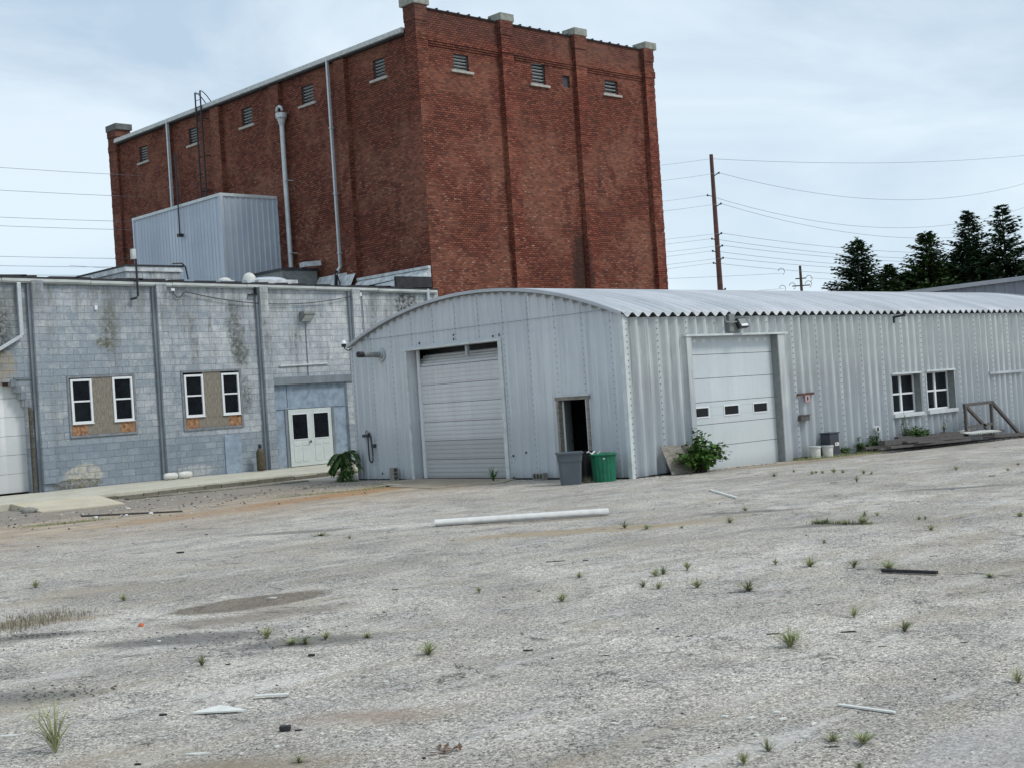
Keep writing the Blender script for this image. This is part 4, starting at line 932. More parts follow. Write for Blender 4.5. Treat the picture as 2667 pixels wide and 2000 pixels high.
mb = MB(); tapered_square(mb, c, A_, .68, .68, .771, .81, .08); mb.build('rim', 'binGrey', t1)
mb = MB()
for k in range(4):
    for zz_ in (.62, .665, .71):
        p = rot2(.315, -.17, c, A_ - R(90)); q = rot2(.315, .0, c, A_ - R(90))
        mb.bar((p[0], p[1], zz_), (q[0], q[1], zz_), .03, .02)
mb.build('grip', 'binBlack', t1)
t2 = empty('trash_bin', (25.05, 23.30, 0), 'round green ribbed plastic trash can at the shed corner', 'trash bin')
c = (25.05, 23.30); n = 72
mb = MB()
for (z0, z1, r0, r1) in ((.0, .66, .275, .31),):
    V = []; F = []
    for (z, r_) in ((z0, r0), (z1, r1)):
        for j in range(n):
            a = 2 * math.pi * j / n; rr = r_ + (.010 if j % 4 < 2 else 0); V.append((c[0] + rr * math.cos(a), c[1] + rr * math.sin(a), z))
    mb.add(V, [(j, (j + 1) % n, n + (j + 1) % n, n + j) for j in range(n)] + [tuple(range(n - 1, -1, -1))])
mb.build('body', 'binGreen', t2)
MB().lathe([(.31, .655), (.345, .66), (.35, .70), (.33, .715), (.30, .70), (.29, .4)], (c[0], c[1], 0), 40).build('rim', 'binGreen', t2, smooth=True)
mb = MB(); rn = random.Random(5); pts = []
for i in range(9):
    for j in range(7):
        x = -.28 + i * .05; y_ = -.14 + j * .045; pts.append((c[0] - .12 + x * .6 + y_ * .4, c[1] + .12 - x * .6 + y_ * .5, .72 + .05 * rn.random() + .03 * math.sin(i * 1.7)))
mb.v = pts; mb.f = [(i * 7 + j, (i + 1) * 7 + j, (i + 1) * 7 + j + 1, i * 7 + j + 1) for i in range(8) for j in range(6)]; mb.m = [0] * len(mb.f)
mb.box(c[0] - .24, c[0] - .2, c[1] - .24, c[1] - .08, .58, .61)
tag(mb.build('plastic_sheet', 'shard', loc=(c[0], c[1], .72)), 'crumpled white plastic sheet lying on the green trash can', 'plastic sheet')
mb = MB().lathe([(0., 0), (.22, 0), (.25, .72), (.27, .73), (.27, .76), (.24, .76), (.22, .3)], (25.12, 24.02, .01), 28)
tag(mb.build('trash_bin', 'binBlack', loc=(25.12, 24.02, 0)), 'black trash can half hidden between the grey and green bins', 'trash bin')
mb = MB()
for k in range(60):
    a = rn.uniform(0, 6.28); r_ = rn.uniform(0, .16); x, y_ = 24.72 + r_ * math.cos(a), 23.55 + r_ * math.sin(a)
    mb.add([(x, y_, 0), (x + .012, y_, 0), (x + rn.uniform(-.08, .08), y_ + rn.uniform(-.08, .08), rn.uniform(.08, .22))], [(0, 1, 2)])
tag(mb.build('dead_weed', 'dry', loc=(24.72, 23.55, 0), uv=False), 'brown dead weed between the two trash bins', 'weed')
# cinder blocks
def cinder(c, a, upright, label):
    L_, W_, H_ = .39, .19, .19
    mb = MB()
    def P(u, v_, h): return (u, v_, h) if not upright else (h, v_, u)
    def bx(u0, u1, v0, v1, h0, h1):
        q = [P(u, v_, h) for u in (u0, u1) for v_ in (v0, v1) for h in (h0, h1)]
        lo = [min(p[i] for p in q) for i in range(3)]; hi = [max(p[i] for p in q) for i in range(3)]; mb.box(lo[0], hi[0], lo[1], hi[1], lo[2], hi[2])
    bx(0, L_, 0, .03, 0, H_); bx(0, L_, W_ - .03, W_, 0, H_)
    for k in range(4): u = k * (L_ - .03) / 3; bx(u, u + .03, .03, W_ - .03, 0, H_)
    ca, sa = math.cos(a), math.sin(a); mb.v = [(c[0] + x * ca - y_ * sa, c[1] + x * sa + y_ * ca, c[2] + z) for (x, y_, z) in mb.v]
    return tag(mb.build('cinder_block', 'cinder', loc=c, bevel=.004), label, 'cinder block')
o = cinder((25.38, 32.45, .0), R(-90), True, 'cinder block standing on end left of the roll-up door')
o = cinder((25.45, 26.3, .0), R(-90), False, 'cinder block lying flat at the shed wall left of the bins')
# hollow openings face the yard: turn the flat one on its side
o.rotation_euler = (0, R(-90), 0); o.location = (25.62, 26.3, 0.0)
# leaning plywood
mb = MB().prism([(26.75, 22.50, .02), (27.95, 22.50, .0), (27.92, 22.82, .72), (26.72, 22.82, .76)], (0, .025, -.008))
tag(mb.build('plywood_board', 'plyflat', loc=(27.3, 22.5, 0)), 'grey weathered plywood sheet leaning on the wall behind the bush', 'plywood board')
# buckets, charcoal box
def bucket(x, y_, label, lid):
    z = G(x, y_); rt = empty('bucket', (x, y_, z), label, 'bucket')
    MB().lathe([(0, 0), (.14, 0), (.165, .36), (.15, .36), (.135, .04)], (x, y_, z), 24).build('body', 'barrel', rt, smooth=False)
    MB().lathe([(.165, .32), (.178, .325), (.178, .37), (.16, .375)] + ([(0, .375)] if lid else []), (x, y_, z), 24).build('rim', 'gutter', rt)
bucket(33.28, 22.58, 'plain white plastic bucket, the one nearer the sectional door', True)
bucket(33.80, 22.50, 'dirty white plastic bucket in front of the charcoal box', False)
cx_, cy_ = 34.22, 22.68; rt = empty('storage_box', (cx_, cy_, G(cx_, cy_)), 'tall charcoal plastic box with a white sticker behind the buckets', 'box')
z = G(cx_, cy_); MB().box(cx_ - .24, cx_ + .24, cy_ - .17, cy_ + .17, z, z + .70).build('body', 'cab', rt, bevel=.02)
MB().box(cx_ - .26, cx_ + .26, cy_ - .19, cy_ + .19, z + .701, z + .74).build('lid', 'cab', rt, bevel=.01)
MB().box(cx_ + .0, cx_ + .2, cy_ - .176, cy_ - .171, z + .34, z + .44).build('sticker', 'shard', rt)
MB().box(cx_ + .05, cx_ + .09, cy_ - .18, cy_ - .177, z + .37, z + .42).build('sticker_mark', 'red', rt)
# rusty wooden frame
def Sx(x, z, Y): k = Y / SY; return (x * k, Y, 2.25 + (z - 2.25) * k)
YF_ = 22.45
rt = empty('timber_stand', Sx(42.9, -.1, YF_), 'grey timber stand with two sloping braces by the corrugated wall', 'timber stand')
def beam(a, b_, nm, w_=.09): MB().bar(Sx(a[0], a[1], YF_), Sx(b_[0], b_[1], YF_), w_, w_).build(nm, 'wood', rt)
beam((42.92, -.14), (42.92, .98), 'post'); beam((44.76, -.14), (44.76, .94), 'post'); beam((42.85, .98), (44.85, .99), 'top_rail', .1)
beam((42.97, .22), (44.7, .24), 'lower_rail'); beam((42.98, .95), (44.86, -.22), 'brace'); beam((44.82, .99), (46.9, -.36), 'brace', .1)
# lumber
rn = random.Random(12)
def plank(a, b_, w_, h, label, mat='wood', name='timber_plank', cat='plank', group=None):
    return tag(MB().bar(a, b_, w_, h).build(name, mat, loc=a, bevel=.006), label, cat, group)
def Sp(x, z, Y): return Sx(x, z, Y)
plank(Sp(37.55, .06, 22.2), Sp(42.6, -.02, 22.35), .2, .16, 'thick grey beam, near front of the lumber heap')
plank(Sp(38.9, .0, 22.05), Sp(44.4, -.16, 22.2), .18, .07, 'long thin plank lying in front of the thick beam', 'wood')
plank(Sp(37.9, -.1, 21.95), Sp(43.0, -.2, 22.1), .2, .07, 'dark plank flat on the asphalt under the lumber heap', 'wood')
plank(Sp(36.5, -.02, 22.6), Sp(39.5, -.1, 22.6), .12, .08, 'short dark board at the left end of the lumber heap', 'wood')
plank(Sp(38.4, .16, 22.5), Sp(43.4, .05, 22.45), .16, .09, 'weathered board on top of the thick beam, left half of the heap')
plank(Sp(39.6, -.06, 21.8), Sp(42.2, -.14, 22.3), .14, .06, 'short skewed board sticking out at the front of the heap')
plank(Sp(41.3, .12, 22.6), Sp(45.4, -.05, 22.5), .22, .1, 'board on top of the lumber heap under the timber stand', 'wood')
plank(Sp(44.2, -.16, 22.3), Sp(47.6, -.3, 22.5), .2, .12, 'beam at the right end of the lumber heap', 'wood')
mb = MB(); xs = frange(0, 2.2, .03)
for i in range(len(xs) - 1):
    for (q, nn) in ((0, 1),):
        a = Sp(43.2 + xs[i], -.02 - .02 * xs[i], 22.0); b_ = Sp(43.2 + xs[i + 1], -.02 - .02 * xs[i + 1], 22.0)
        ha, hb = .03 * math.sin(xs[i] * 40), .03 * math.sin(xs[i + 1] * 40)
        mb.add([(a[0], a[1], a[2] + ha), (b_[0], b_[1], b_[2] + hb), (b_[0], b_[1] + .5, b_[2] + hb + .05), (a[0], a[1] + .5, a[2] + ha + .05)], [(0, 1, 2, 3)])
tag(mb.build('corrugated_scrap', 'shard', loc=Sp(43.2, -.1, 22.0)), 'crumpled piece of white corrugated sheet beside the timber stand', 'scrap sheet')
mb = MB().tube([Sp(39.6, -.02, 22.7), Sp(43.0, .08, 22.7)], .075, 14); tag(mb.build('white_pipe', 'pvc', loc=Sp(39.6, 0, 22.7), smooth=True), 'white plastic pipe lying on the lumber heap below the windows', 'pipe')
# big white pipe in the yard
mb = MB(); n = 24; a = Vector((15.885, 19.073, .07)); b_ = Vector((18.186, 16.87, .07)); d = (b_ - a).normalized(); q = d.cross(Vector((0, 0, 1)))
for (r_, flip) in ((.063, 0), (.054, 1)):
    V = [p + (q * math.cos(2 * math.pi * j / n) + Vector((0, 0, 1)) * math.sin(2 * math.pi * j / n)) * r_ for p in (a, b_) for j in range(n)]
    F = [(j, (j + 1) % n, n + (j + 1) % n, n + j) for j in range(n)]; mb.add(V, F, flip)
mb.add([], []); k = 0
mb.f += [(j, (j + 1) % n, 2 * n + (j + 1) % n, 2 * n + j) for j in range(n)] + [(n + j, n + (j + 1) % n, 3 * n + (j + 1) % n, 3 * n + j) for j in range(n)]; mb.m += [0] * (2 * n)
tag(mb.build('white_pipe', ['pvc', 'binGrey'], loc=a, smooth=True), 'long straight white plastic pipe lying alone in the middle of the yard', 'pipe')
# items on the sidewalk
rt = empty('gas_cylinder', (27.55, 42.85, .19), 'rusty brown gas cylinder standing against the block pilaster', 'gas cylinder')
MB().lathe([(0, 0), (.15, .01), (.155, .1), (.155, .68), (.12, .78), (.05, .84), (.05, .86)], (27.55, 42.85, .19), 22).build('tank', 'cyl', rt, smooth=True)
MB().lathe([(.06, .84), (.065, .95), (.05, .98), (0, .98)], (27.55, 42.85, .19), 14).build('valve_cap', 'black', rt, smooth=True)
for (x, lab) in ((23.78, 'small white tank lying on the sidewalk, under the pilaster'), (24.35, 'small white tank lying on the sidewalk, nearer the doors')):
    mb = MB(); pr = [(0, -.27), (.08, -.25), (.115, -.18), (.12, -.1), (.12, .1), (.115, .18), (.08, .25), (0, .27)]; mb.lathe(pr, (0, 0, 0), 18)
    mb.v = [(x + p[2], 42.78 + p[0], .325 + p[1]) for p in mb.v]
    rt = empty('small_tank', (x, 42.78, .19), lab, 'tank'); mb.build('body', 'barrel', rt, smooth=True)
    mb = MB().tube([(x + .27, 42.78, .32), (x + .34, 42.78, .34)], .03, 8).bar((x - .12, 42.7, .2), (x - .12, 42.86, .2), .04, .04).bar((x + .12, 42.7, .2), (x + .12, 42.86, .2), .04, .04); mb.build('valve', 'louver', rt)
# black bar with white debris near the ramp, stones
plank((15.4, 32.3, .02), (16.85, 29.85, .02), .06, .04, 'long dark bar lying in dirt before the sidewalk', 'tarbit', 'metal_bar', 'bar')
mb = MB()
def stone(mb, x, y_, r_, zs_=.6, mi=0, z0=0):
    V = []; F = []; n = 7
    for (fz, fr) in ((0, .8), (.45, 1.), (.85, .6)):
        for j in range(n): a = 6.283 * j / n; rr = r_ * fr * rn.uniform(.8, 1.2); V.append((x + rr * math.cos(a), y_ + rr * math.sin(a), z0 + fz * r_ * zs_))
    V.append((x, y_, z0 + r_ * zs_))
    for i in range(2):
        for j in range(n): F.append((i * n + j, i * n + (j + 1) % n, (i + 1) * n + (j + 1) % n, (i + 1) * n + j))
    for j in range(n): F.append((2 * n + j, 2 * n + (j + 1) % n, 3 * n))
    mb.add(V, F, mi)
for (x, y_, r_, lab) in ((16.2, 38.0 - .5, .2, 'pale rock at the left end of the concrete ramp'), (15.75, 36.2, .24, 'mossy pale rock beside the lower ramp corner')):
    mb = MB(); stone(mb, x, y_, r_, .7); tag(mb.build('rock', 'cinder', loc=(x, y_, 0), smooth=True), lab, 'rock')
for (x, y_, r_) in ((15.3, 31.3, .06), (16.3, 30.4, .07), (15.9, 30.9, .05), (17.1, 33.1, .06)):
    mb = MB(); stone(mb, x, y_, r_, .8); tag(mb.build('plastic_scrap', 'shard', loc=(x, y_, 0)), 'small white plastic scrap beside the long dark bar', 'scrap', 'white scraps by the dark bar')
mb = MB().prism([(23.3, 30.5, .04), (23.75, 30.3, .05), (23.9, 30.05, .04), (23.5, 30.2, .07)], (0, 0, -.02)); tag(mb.build('paper_scrap', 'shard', loc=(23.5, 30.3, 0)), 'crumpled white paper near the cinder block and roll-up door', 'paper')
# ================================================================ PLANTS
def leafquad(mb, p, d, up, L_, W_, mi=0, fold=.15):
    d = d.normalized(); s = d.cross(up); s = s.normalized() if s.length > 1e-4 else Vector((1, 0, 0)); u = s.cross(d)
    a = p; m_ = p + d * L_ * .42; e = p + d * L_
    mb.add([a, m_ + s * W_ / 2 + u * fold * W_, e, m_ - s * W_ / 2 + u * fold * W_, m_], [(0, 1, 4), (1, 2, 4), (2, 3, 4), (3, 0, 4)], mi)
def bush(name, c, rx, ry, h, nst, lpl, L_, mat, label, cat, seed, lean=0.):
    rn = random.Random(seed); rt = empty(name, c, label, cat); st = MB(); lf = MB(); C_ = Vector(c)
    for k in range(nst):
        a = rn.uniform(0, 6.283); rr = rn.random() ** .5; hz = h * rn.uniform(.45, 1.) * (1 - .45 * rr)
        tip = C_ + Vector((rx * rr * math.cos(a) + lean * hz, ry * rr * math.sin(a), hz)); base = C_ + Vector((rn.uniform(-.08, .08), rn.uniform(-.06, .06), 0))
        mid = base.lerp(tip, .5) + Vector((rn.uniform(-.06, .06), rn.uniform(-.06, .06), .12)); pts = [base, mid, tip]; st.tube(pts, .008, 5, rs=[.011, .008, .004])
        for j in range(lpl):
            f = .2 + .8 * (j + rn.random()) / lpl; p = base.lerp(mid, f * 2) if f < .5 else mid.lerp(tip, f * 2 - 1)
            p = p + Vector((rn.gauss(0, .05), rn.gauss(0, .05), rn.gauss(0, .03)))
            d = Vector((rn.gauss(0, 1), rn.gauss(0, 1), rn.gauss(-.35, .4))); leafquad(lf, p, d, Vector((rn.gauss(0, .3), rn.gauss(0, .3), 1)), L_ * rn.uniform(.6, 1.2), L_ * rn.uniform(.6, .9))
    st.build('stems', 'bark', rt, uv=False); lf.build('leaves', mat, rt, uv=False); return rt
bush('bush', (27.72, 22.3, 0), 1.0, .42, 1.15, 80, 14, .145, 'bushleaf', 'leafy green bush growing at the wall beside the leaning plywood', 'bush', 1, .0)
bush('sapling', (27.75, 22.5, 0), .22, .16, 1.62, 11, 18, .13, 'bushleaf', 'tall green shoot rising out of the bush', 'sapling', 2, .06)
bush('weed_plant', (26.95, 22.1, 0), .06, .06, .5, 3, 8, .07, 'bushleaf', 'single thin green stalk in front of the leaning plywood', 'weed', 4)
bush('climbing_weed', (35.9, 22.75, -.17), .10, .06, .66, 12, 18, .08, 'vine', 'narrow dark green climbing weed, first right of the charcoal box', 'weed', 5)
bush('climbing_weed', (36.75, 22.75, -.17), .2, .06, .88, 18, 18, .08, 'vine', 'climbing weed just left of the white waste pipe', 'weed', 6)
bush('climbing_weed', (35.1, 22.75, -.14), .35, .06, .3, 18, 12, .07, 'vine', 'low weed patch right beside the charcoal box', 'weed', 7)
bush('climbing_weed', (36.35, 22.72, -.17), .14, .05, .42, 12, 14, .07, 'vine', 'short weed between the two taller climbing weeds', 'weed', 8)
bush('vine', (38.5, 22.72, -.1), .05, .04, 1.15, 7, 18, .06, 'vine', 'thin vine climbing to the sill of the left shed window', 'vine', 9)
bush('vine', (41.0, 22.72, -.1), .07, .04, 1.1, 6, 16, .055, 'weeddark', 'thin wilted vine climbing to the sill of the right shed window', 'vine', 10)
bush('weed_bush', (38.9, 22.55, .0), .95, .2, .6, 70, 14, .10, 'vine', 'spreading green weeds behind the lumber under the left window', 'weed', 11)
bush('weed_plant', (47.5, 22.5, -.35), .3, .3, .8, 14, 10, .08, 'vine', 'green weed at the far right end of the shed wall', 'weed', 12)
def frondplant(name, c, label, seed):
    rn = random.Random(seed); rt = empty(name, c, label, 'plant'); st = MB(); lf = MB(); C_ = Vector(c)
    for k in range(34):
        a = R(rn.uniform(60, 290)); L_ = rn.uniform(.3, .62); z0 = rn.uniform(.05, .8); pts = []
        for i in range(8):
            f = i / 7; pts.append(C_ + Vector((math.cos(a) * L_ * f, math.sin(a) * L_ * f, z0 + .22 * math.sin(f * 2.6) - .18 * f * f)))
        st.tube(pts, .008, 5)
        for i in range(1, 8):
            d = (pts[i] - pts[i - 1]).normalized(); s = d.cross(Vector((0, 0, 1)))
            for sg_ in (-1, 1):
                leafquad(lf, pts[i], s * sg_ + d * .5 + Vector((0, 0, -.35)), Vector((0, 0, 1)), .2, .08)
                leafquad(lf, (pts[i] + pts[i - 1]) / 2, s * sg_ + d * .5 + Vector((0, 0, -.35)), Vector((0, 0, 1)), .2, .08)
    st.tube([C_, C_ + Vector((-.03, .02, .5)), C_ + Vector((0, 0, .95))], .02, 6); st.build('stems', 'bark', rt, uv=False); lf.build('leaves', 'vine', rt, uv=False)
frondplant('fern_leaved_plant', (25.38, 34.62, 0), 'green feathery-leaved plant at the left corner of the metal shed', 3)
# grass strips
def grass(name, pts, n, h, mat, label, seed, spread):
    rn = random.Random(seed); mb = MB()
    for k in range(n):
        f = rn.random(); i = min(len(pts) - 2, int(f * (len(pts) - 1))); g = f * (len(pts) - 1) - i
        x = pts[i][0] * (1 - g) + pts[i + 1][0] * g + rn.gauss(0, spread[0]); y_ = pts[i][1] * (1 - g) + pts[i + 1][1] * g + rn.gauss(0, spread[1]); z = G(x, y_)
        a = rn.uniform(0, 6.28); hh = h * rn.uniform(.4, 1.2); l = hh * rn.uniform(.1, .6); w_ = .006
        mb.add([(x - w_ * math.sin(a), y_ + w_ * math.cos(a), z), (x + w_ * math.sin(a), y_ - w_ * math.cos(a), z), (x + l * math.cos(a), y_ + l * math.sin(a), z + hh)], [(0, 1, 2)])
    tag(mb.build(name, mat, uv=False, loc=(pts[0][0], pts[0][1], G(*pts[0]))), label, kind='stuff', cat='grass')
grass('grass', [(32.3, 22.5), (36.2, 22.35)], 1700, .11, 'weed', 'strip of green grass below the buckets along the shed wall', 1, (.2, .14))
grass('grass', [(13.3, 30.7), (15.2, 30.5)], 900, .05, 'weed', 'low mossy grass strip on the dirt at the left', 2, (.2, .12))
grass('grass', [(20.2, 30.8), (22.8, 30.0), (25.2, 32.0)], 1300, .05, 'weed', 'thin grass along the dirt edge near the shed corner', 3, (.2, .12))
grass('grass', [(5.7, 15.3), (7.2, 15.7)], 900, .085, 'dry', 'patch of dry straw-coloured grass at the left edge', 4, (.22, .3))
grass('grass', [(19.3, 37.5), (25.0, 36.6)], 500, .06, 'weed', 'scattered grass along the broken sidewalk edge', 5, (.3, .2))
grass('grass', [(17.7, 12.1), (17.8, 11.2)], 350, .07, 'weeddark', 'low weeds along a crack in the right of the yard', 6, (.05, .06))
# weeds in the asphalt
def tuftmesh(seed, nb, mat, spread=1.0, w_=.028):
    rn = random.Random(seed); mb = MB()
    for k in range(nb):
        a = rn.uniform(0, 6.283); lean = rn.random() ** .6 * .62 * spread; h = rn.uniform(.55, 1.) * (1 - .4 * lean); P = []
        for i in range(4):
            f = i / 3; r_ = lean * f ** 1.5; P.append(Vector((math.cos(a) * r_, math.sin(a) * r_, h * (f - .18 * lean * f * f * 2))))
        s = Vector((-math.sin(a), math.cos(a), 0)) * w_ / 2
        V = []; 
        for i in range(3): ww = (1, .85, .55)[i]; V += [P[i] - s * ww, P[i] + s * ww]
        V.append(P[3]); mb.add(V, [(0, 1, 3, 2), (2, 3, 5, 4), (4, 5, 6)])
        if rn.random() < .6:
            q = P[rn.choice((1, 2))]; d_ = Vector((rn.gauss(0, .14), rn.gauss(0, .14), .2)); mb.add([q - s * .8, q + s * .8, q + d_], [(0, 1, 2)])
    o = mb.build('weed_tuft', mat, uv=False); me = o.data; bpy.data.objects.remove(o); return me
TM = [tuftmesh(i, 34 + 9 * (i % 3), 'weed' if i % 3 else 'weeddark', 1.0 + .3 * (i % 2), .05) for i in range(6)]
WEEDS = [(16.56, 15.03, 0.15, 0.11), (16.53, 14.52, 0.1, 0.09), (16.77, 13.99, 0.04, 0.04), (17.57, 13.65, 0.11, 0.09), (19.25, 14.59, 0.11, 0.07), (17.68, 12.06, 0.11, 0.08), (17.71, 11.89, 0.12, 0.09), (17.71, 11.57, 0.09, 0.07), (17.82, 11.32, 0.14, 0.13), (18.82, 11.93, 0.11, 0.1), (18.92, 11.76, 0.07, 0.07), (18.55, 10.81, 0.06, 0.06), (18.56, 10.71, 0.06, 0.06), (17.36, 9.94, 0.1, 0.09), (19.15, 9.5, 0.12, 0.07), (15.66, 10.58, 0.06, 0.07), (13.66, 9.95, 0.07, 0.07), (13.66, 9.45, 0.12, 0.11), (13.74, 8.9, 0.11, 0.1), (13.8, 8.47, 0.16, 0.1), (12.85, 10.68, 0.08, 0.12), (12.49, 10.76, 0.11, 0.1), (12.3, 10.72, 0.1, 0.09), (11.92, 11.62, 0.06, 0.07), (11.61, 10.31, 0.1, 0.07), (11.57, 10.05, 0.08, 0.09), (11.79, 9.67, 0.11, 0.1), (11.84, 9.0, 0.16, 0.11), (10.48, 10.51, 0.11, 0.1), (10.88, 7.08, 0.06, 0.1), (10.48, 6.32, 0.1, 0.09), (9.48, 6.82, 0.21, 0.15), (7.15, 4.65, 0.09, 0.08), (6.7, 5.03, 0.05, 0.08), (6.39, 4.98, 0.05, 0.08), (7.11, 4.84, 0.04, 0.06), (6.68, 4.38, 0.05, 0.05), (9.09, 4.61, 0.07, 0.1), (13.6, 7.13, 0.09, 0.03), (26.34, 19.06, 0.14, 0.11), (27.44, 19.27, 0.07, 0.08), (26.93, 18.4, 0.09, 0.08), (27.06, 18.37, 0.08, 0.07), (27.05, 18.19, 0.09, 0.08), (27.16, 17.95, 0.12, 0.11), (27.14, 17.69, 0.09, 0.08), (26.85, 16.96, 0.11, 0.09), (26.77, 16.71, 0.07, 0.07), (24.87, 15.89, 0.1, 0.13), (27.81, 15.2, 0.1, 0.11), (27.46, 13.82, 0.07, 0.07), (29.37, 14.53, 0.08, 0.06), (8.24, 18.86, 0.11, 0.11), (8.18, 16.12, 0.07, 0.09), (6.34, 11.05, 0.09, 0.1), (7.49, 11.76, 0.11, 0.13), (7.41, 11.19, 0.11, 0.07), (7.5, 11.09, 0.11, 0.08), (7.76, 11.11, 0.09, 0.08), (7.71, 9.47, 0.11, 0.11), (14.22, 20.32, 0.25, 0.06), (14.07, 19.23, 0.06, 0.08), (10.52, 11.91, 0.05, 0.08), (4.9, 7.4, 0.06, 0.03), (8.01, 10.76, 0.09, 0.05), (4.06, 9.14, 0.31, 0.36), (25.0, 27.4, .3, .35)]
WL = {0: 'weed tuft just right of the end of the long white pipe', 1: 'small weed, second right of the long white pipe', 3: 'weed below the white stick lying near the shed side',
      4: 'sparse weed on the dark stain beneath the white stick', 8: 'largest weed at the right end of the crack row in the right of the yard', 13: 'weed right of and below the row growing in a crack',
      14: 'weed at the far right edge level with the crack row', 17: 'full round weed left of the weeds by the dark plank', 18: 'weed midway between round weed and the dark plank',
      19: 'wide weed touching the left end of the dark plank', 20: 'thin upright grey weed above the middle weed cluster', 27: 'wide weed with a twig, right of the middle cluster',
      26: 'weed below the thin grey one, left of the weed with a twig', 28: 'lone weed left of the middle cluster', 29: 'thin upright weed above the big tuft', 30: 'weed right of the big tuft',
      31: 'biggest weed tuft in the right half of the yard', 32: 'weed below the white stick in the right foreground', 33: 'upright weed low in the centre right foreground',
      34: 'weed at the bottom edge right of centre', 37: 'blurred weed at the right edge of the foreground', 39: 'weed left of the bush foot on open asphalt', 52: 'lone green weed at the left of the yard',
      53: 'pale thin weed between the left weed and brown puddle mark', 54: 'weed in the left foreground behind the white boards', 55: 'taller weed on the dark patch left of centre',
      59: 'round weed in the lower centre of the yard', 60: 'flat low weed left of the long white pipe', 65: 'tall spiky grass clump in the near left foreground', 66: 'green weed growing at the foot of the roll-up door',
      48: 'darker weed in front of the row of tiny weeds near the shed side', 49: 'weed on open asphalt in front of the lumber heap', 2: 'tiny weed, third right of the long white pipe'}
for i, (x, y_, w_, h) in enumerate(WEEDS):
    o = bpy.data.objects.new('weed_tuft', TM[i % 6]); COL.objects.link(o)
    if i in (65,): o.data = tuftmesh(77, 44, 'weed', .95, .022)
    if i in (31,): o.data = tuftmesh(78, 110, 'weed', 1.1, .028)
    if i == 66: o.data = tuftmesh(79, 24, 'vine', .9, .05)
    hh = max(h, .05) * 1.55; ww = max(w_, .06) * (2.3 if i not in (31, 65) else 1.7)
    o.location = (x, y_, G(x, y_) + (.03 if i == 66 else -.003)); o.rotation_euler = (0, 0, i * 1.7); o.scale = (ww, ww, hh)
    if i in WL: tag(o, WL[i], 'weed', 'weeds growing in the asphalt')
    elif x > 24: tag(o, 'tiny weed sprouting in the row on asphalt near the shed side', 'weed', 'tiny weeds near the shed side')
    elif 17 < x < 20: tag(o, 'small weed in the crack row in the right of the yard', 'weed', 'weeds in the crack row')
    elif 11 < x < 13: tag(o, 'small weed of the middle cluster right of centre', 'weed', 'weeds of the middle cluster')
    elif x < 9 and y_ > 10: tag(o, 'low weed on the dark stained patch left of centre', 'weed', 'weeds on the dark stained patch')
    else: tag(o, 'very small faint weed sprout in open asphalt', 'weed', 'small weed sprouts')
# ================================================================ DEBRIS
def shardmesh(seed, mat, thick=.12, ragged=.3):
    rn = random.Random(seed); n = rn.choice((4, 5, 6)); P = []
    for j in range(n): a = 6.283 * j / n + rn.uniform(-.3, .3); r_ = .5 * rn.uniform(1 - ragged, 1); P.append((r_ * math.cos(a), r_ * math.sin(a), 0))
    mb = MB().prism(P, (0, 0, thick)); o = mb.build('chip', mat, uv=False); me = o.data; bpy.data.objects.remove(o); return me
SH = [shardmesh(i, 'shard') for i in range(5)]; DK = [shardmesh(i + 20, 'darkbit', .5) for i in range(4)]
WHITE = [(5.36, 9.17, 0.26, 0.04), (5.92, 9.26, 0.21, 0.03), (8.93, 14.95, 0.13, 0.03), (9.18, 14.21, 0.14, 0.03), (6.34, 13.79, 0.16, 0.01), (9.25, 21.16, 0.24, 0.02), (4.61, 8.19, 0.22, 0.02), (5.71, 7.61, 0.1, 0.01), (4.08, 9.97, 0.22, 0.02), (7.99, 11.83, 0.07, 0.02), (12.61, 20.39, 0.09, 0.03), (5.04, 7.87, 0.05, 0.02), (4.79, 7.92, 0.05, 0.01), (3.91, 9.57, 0.07, 0.02), (5.34, 12.18, 0.06, 0.02), (7.24, 8.79, 0.07, 0.02), (6.77, 8.89, 0.06, 0.02), (10.68, 12.9, 0.13, 0.01), (9.34, 17.23, 0.06, 0.02), (5.43, 7.9, 0.03, 0.01), (6.83, 12.74, 0.05, 0.02), (12.21, 14.18, 0.06, 0.02), (21.16, 11.18, 0.14, 0.03), (11.16, 8.21, 0.14, 0.01), (7.29, 5.6, 0.08, 0.01), (7.38, 5.4, 0.09, 0.01), (7.08, 5.03, 0.07, 0.01), (7.38, 5.16, 0.09, 0.05), (7.51, 5.54, 0.06, 0.02), (6.95, 5.3, 0.04, 0.01), (6.69, 6.29, 0.05, 0.01), (10.22, 10.7, 0.06, 0.01), (7.31, 4.02, 0.03, 0.01), (9.69, 7.99, 0.03, 0.01), (8.35, 5.94, 0.05, 0.02), (7.23, 5.77, 0.06, 0.01), (9.57, 5.99, 0.03, 0.01), (17.42, 9.27, 0.06, 0.01)]
LAT = R(-43.4)     # across the view
WLb = {2: 'pale chip at the left on the brown puddle mark', 3: 'larger pale chip at the right on the brown puddle mark', 4: 'narrow white strip left of the dark stained patch',
       5: 'thin white strip alone at the far left of the yard', 6: 'broken white stick at the bottom left of centre', 8: 'white stick at the left edge by the spiky grass', 22: 'round white plate-like scrap at the far right'}
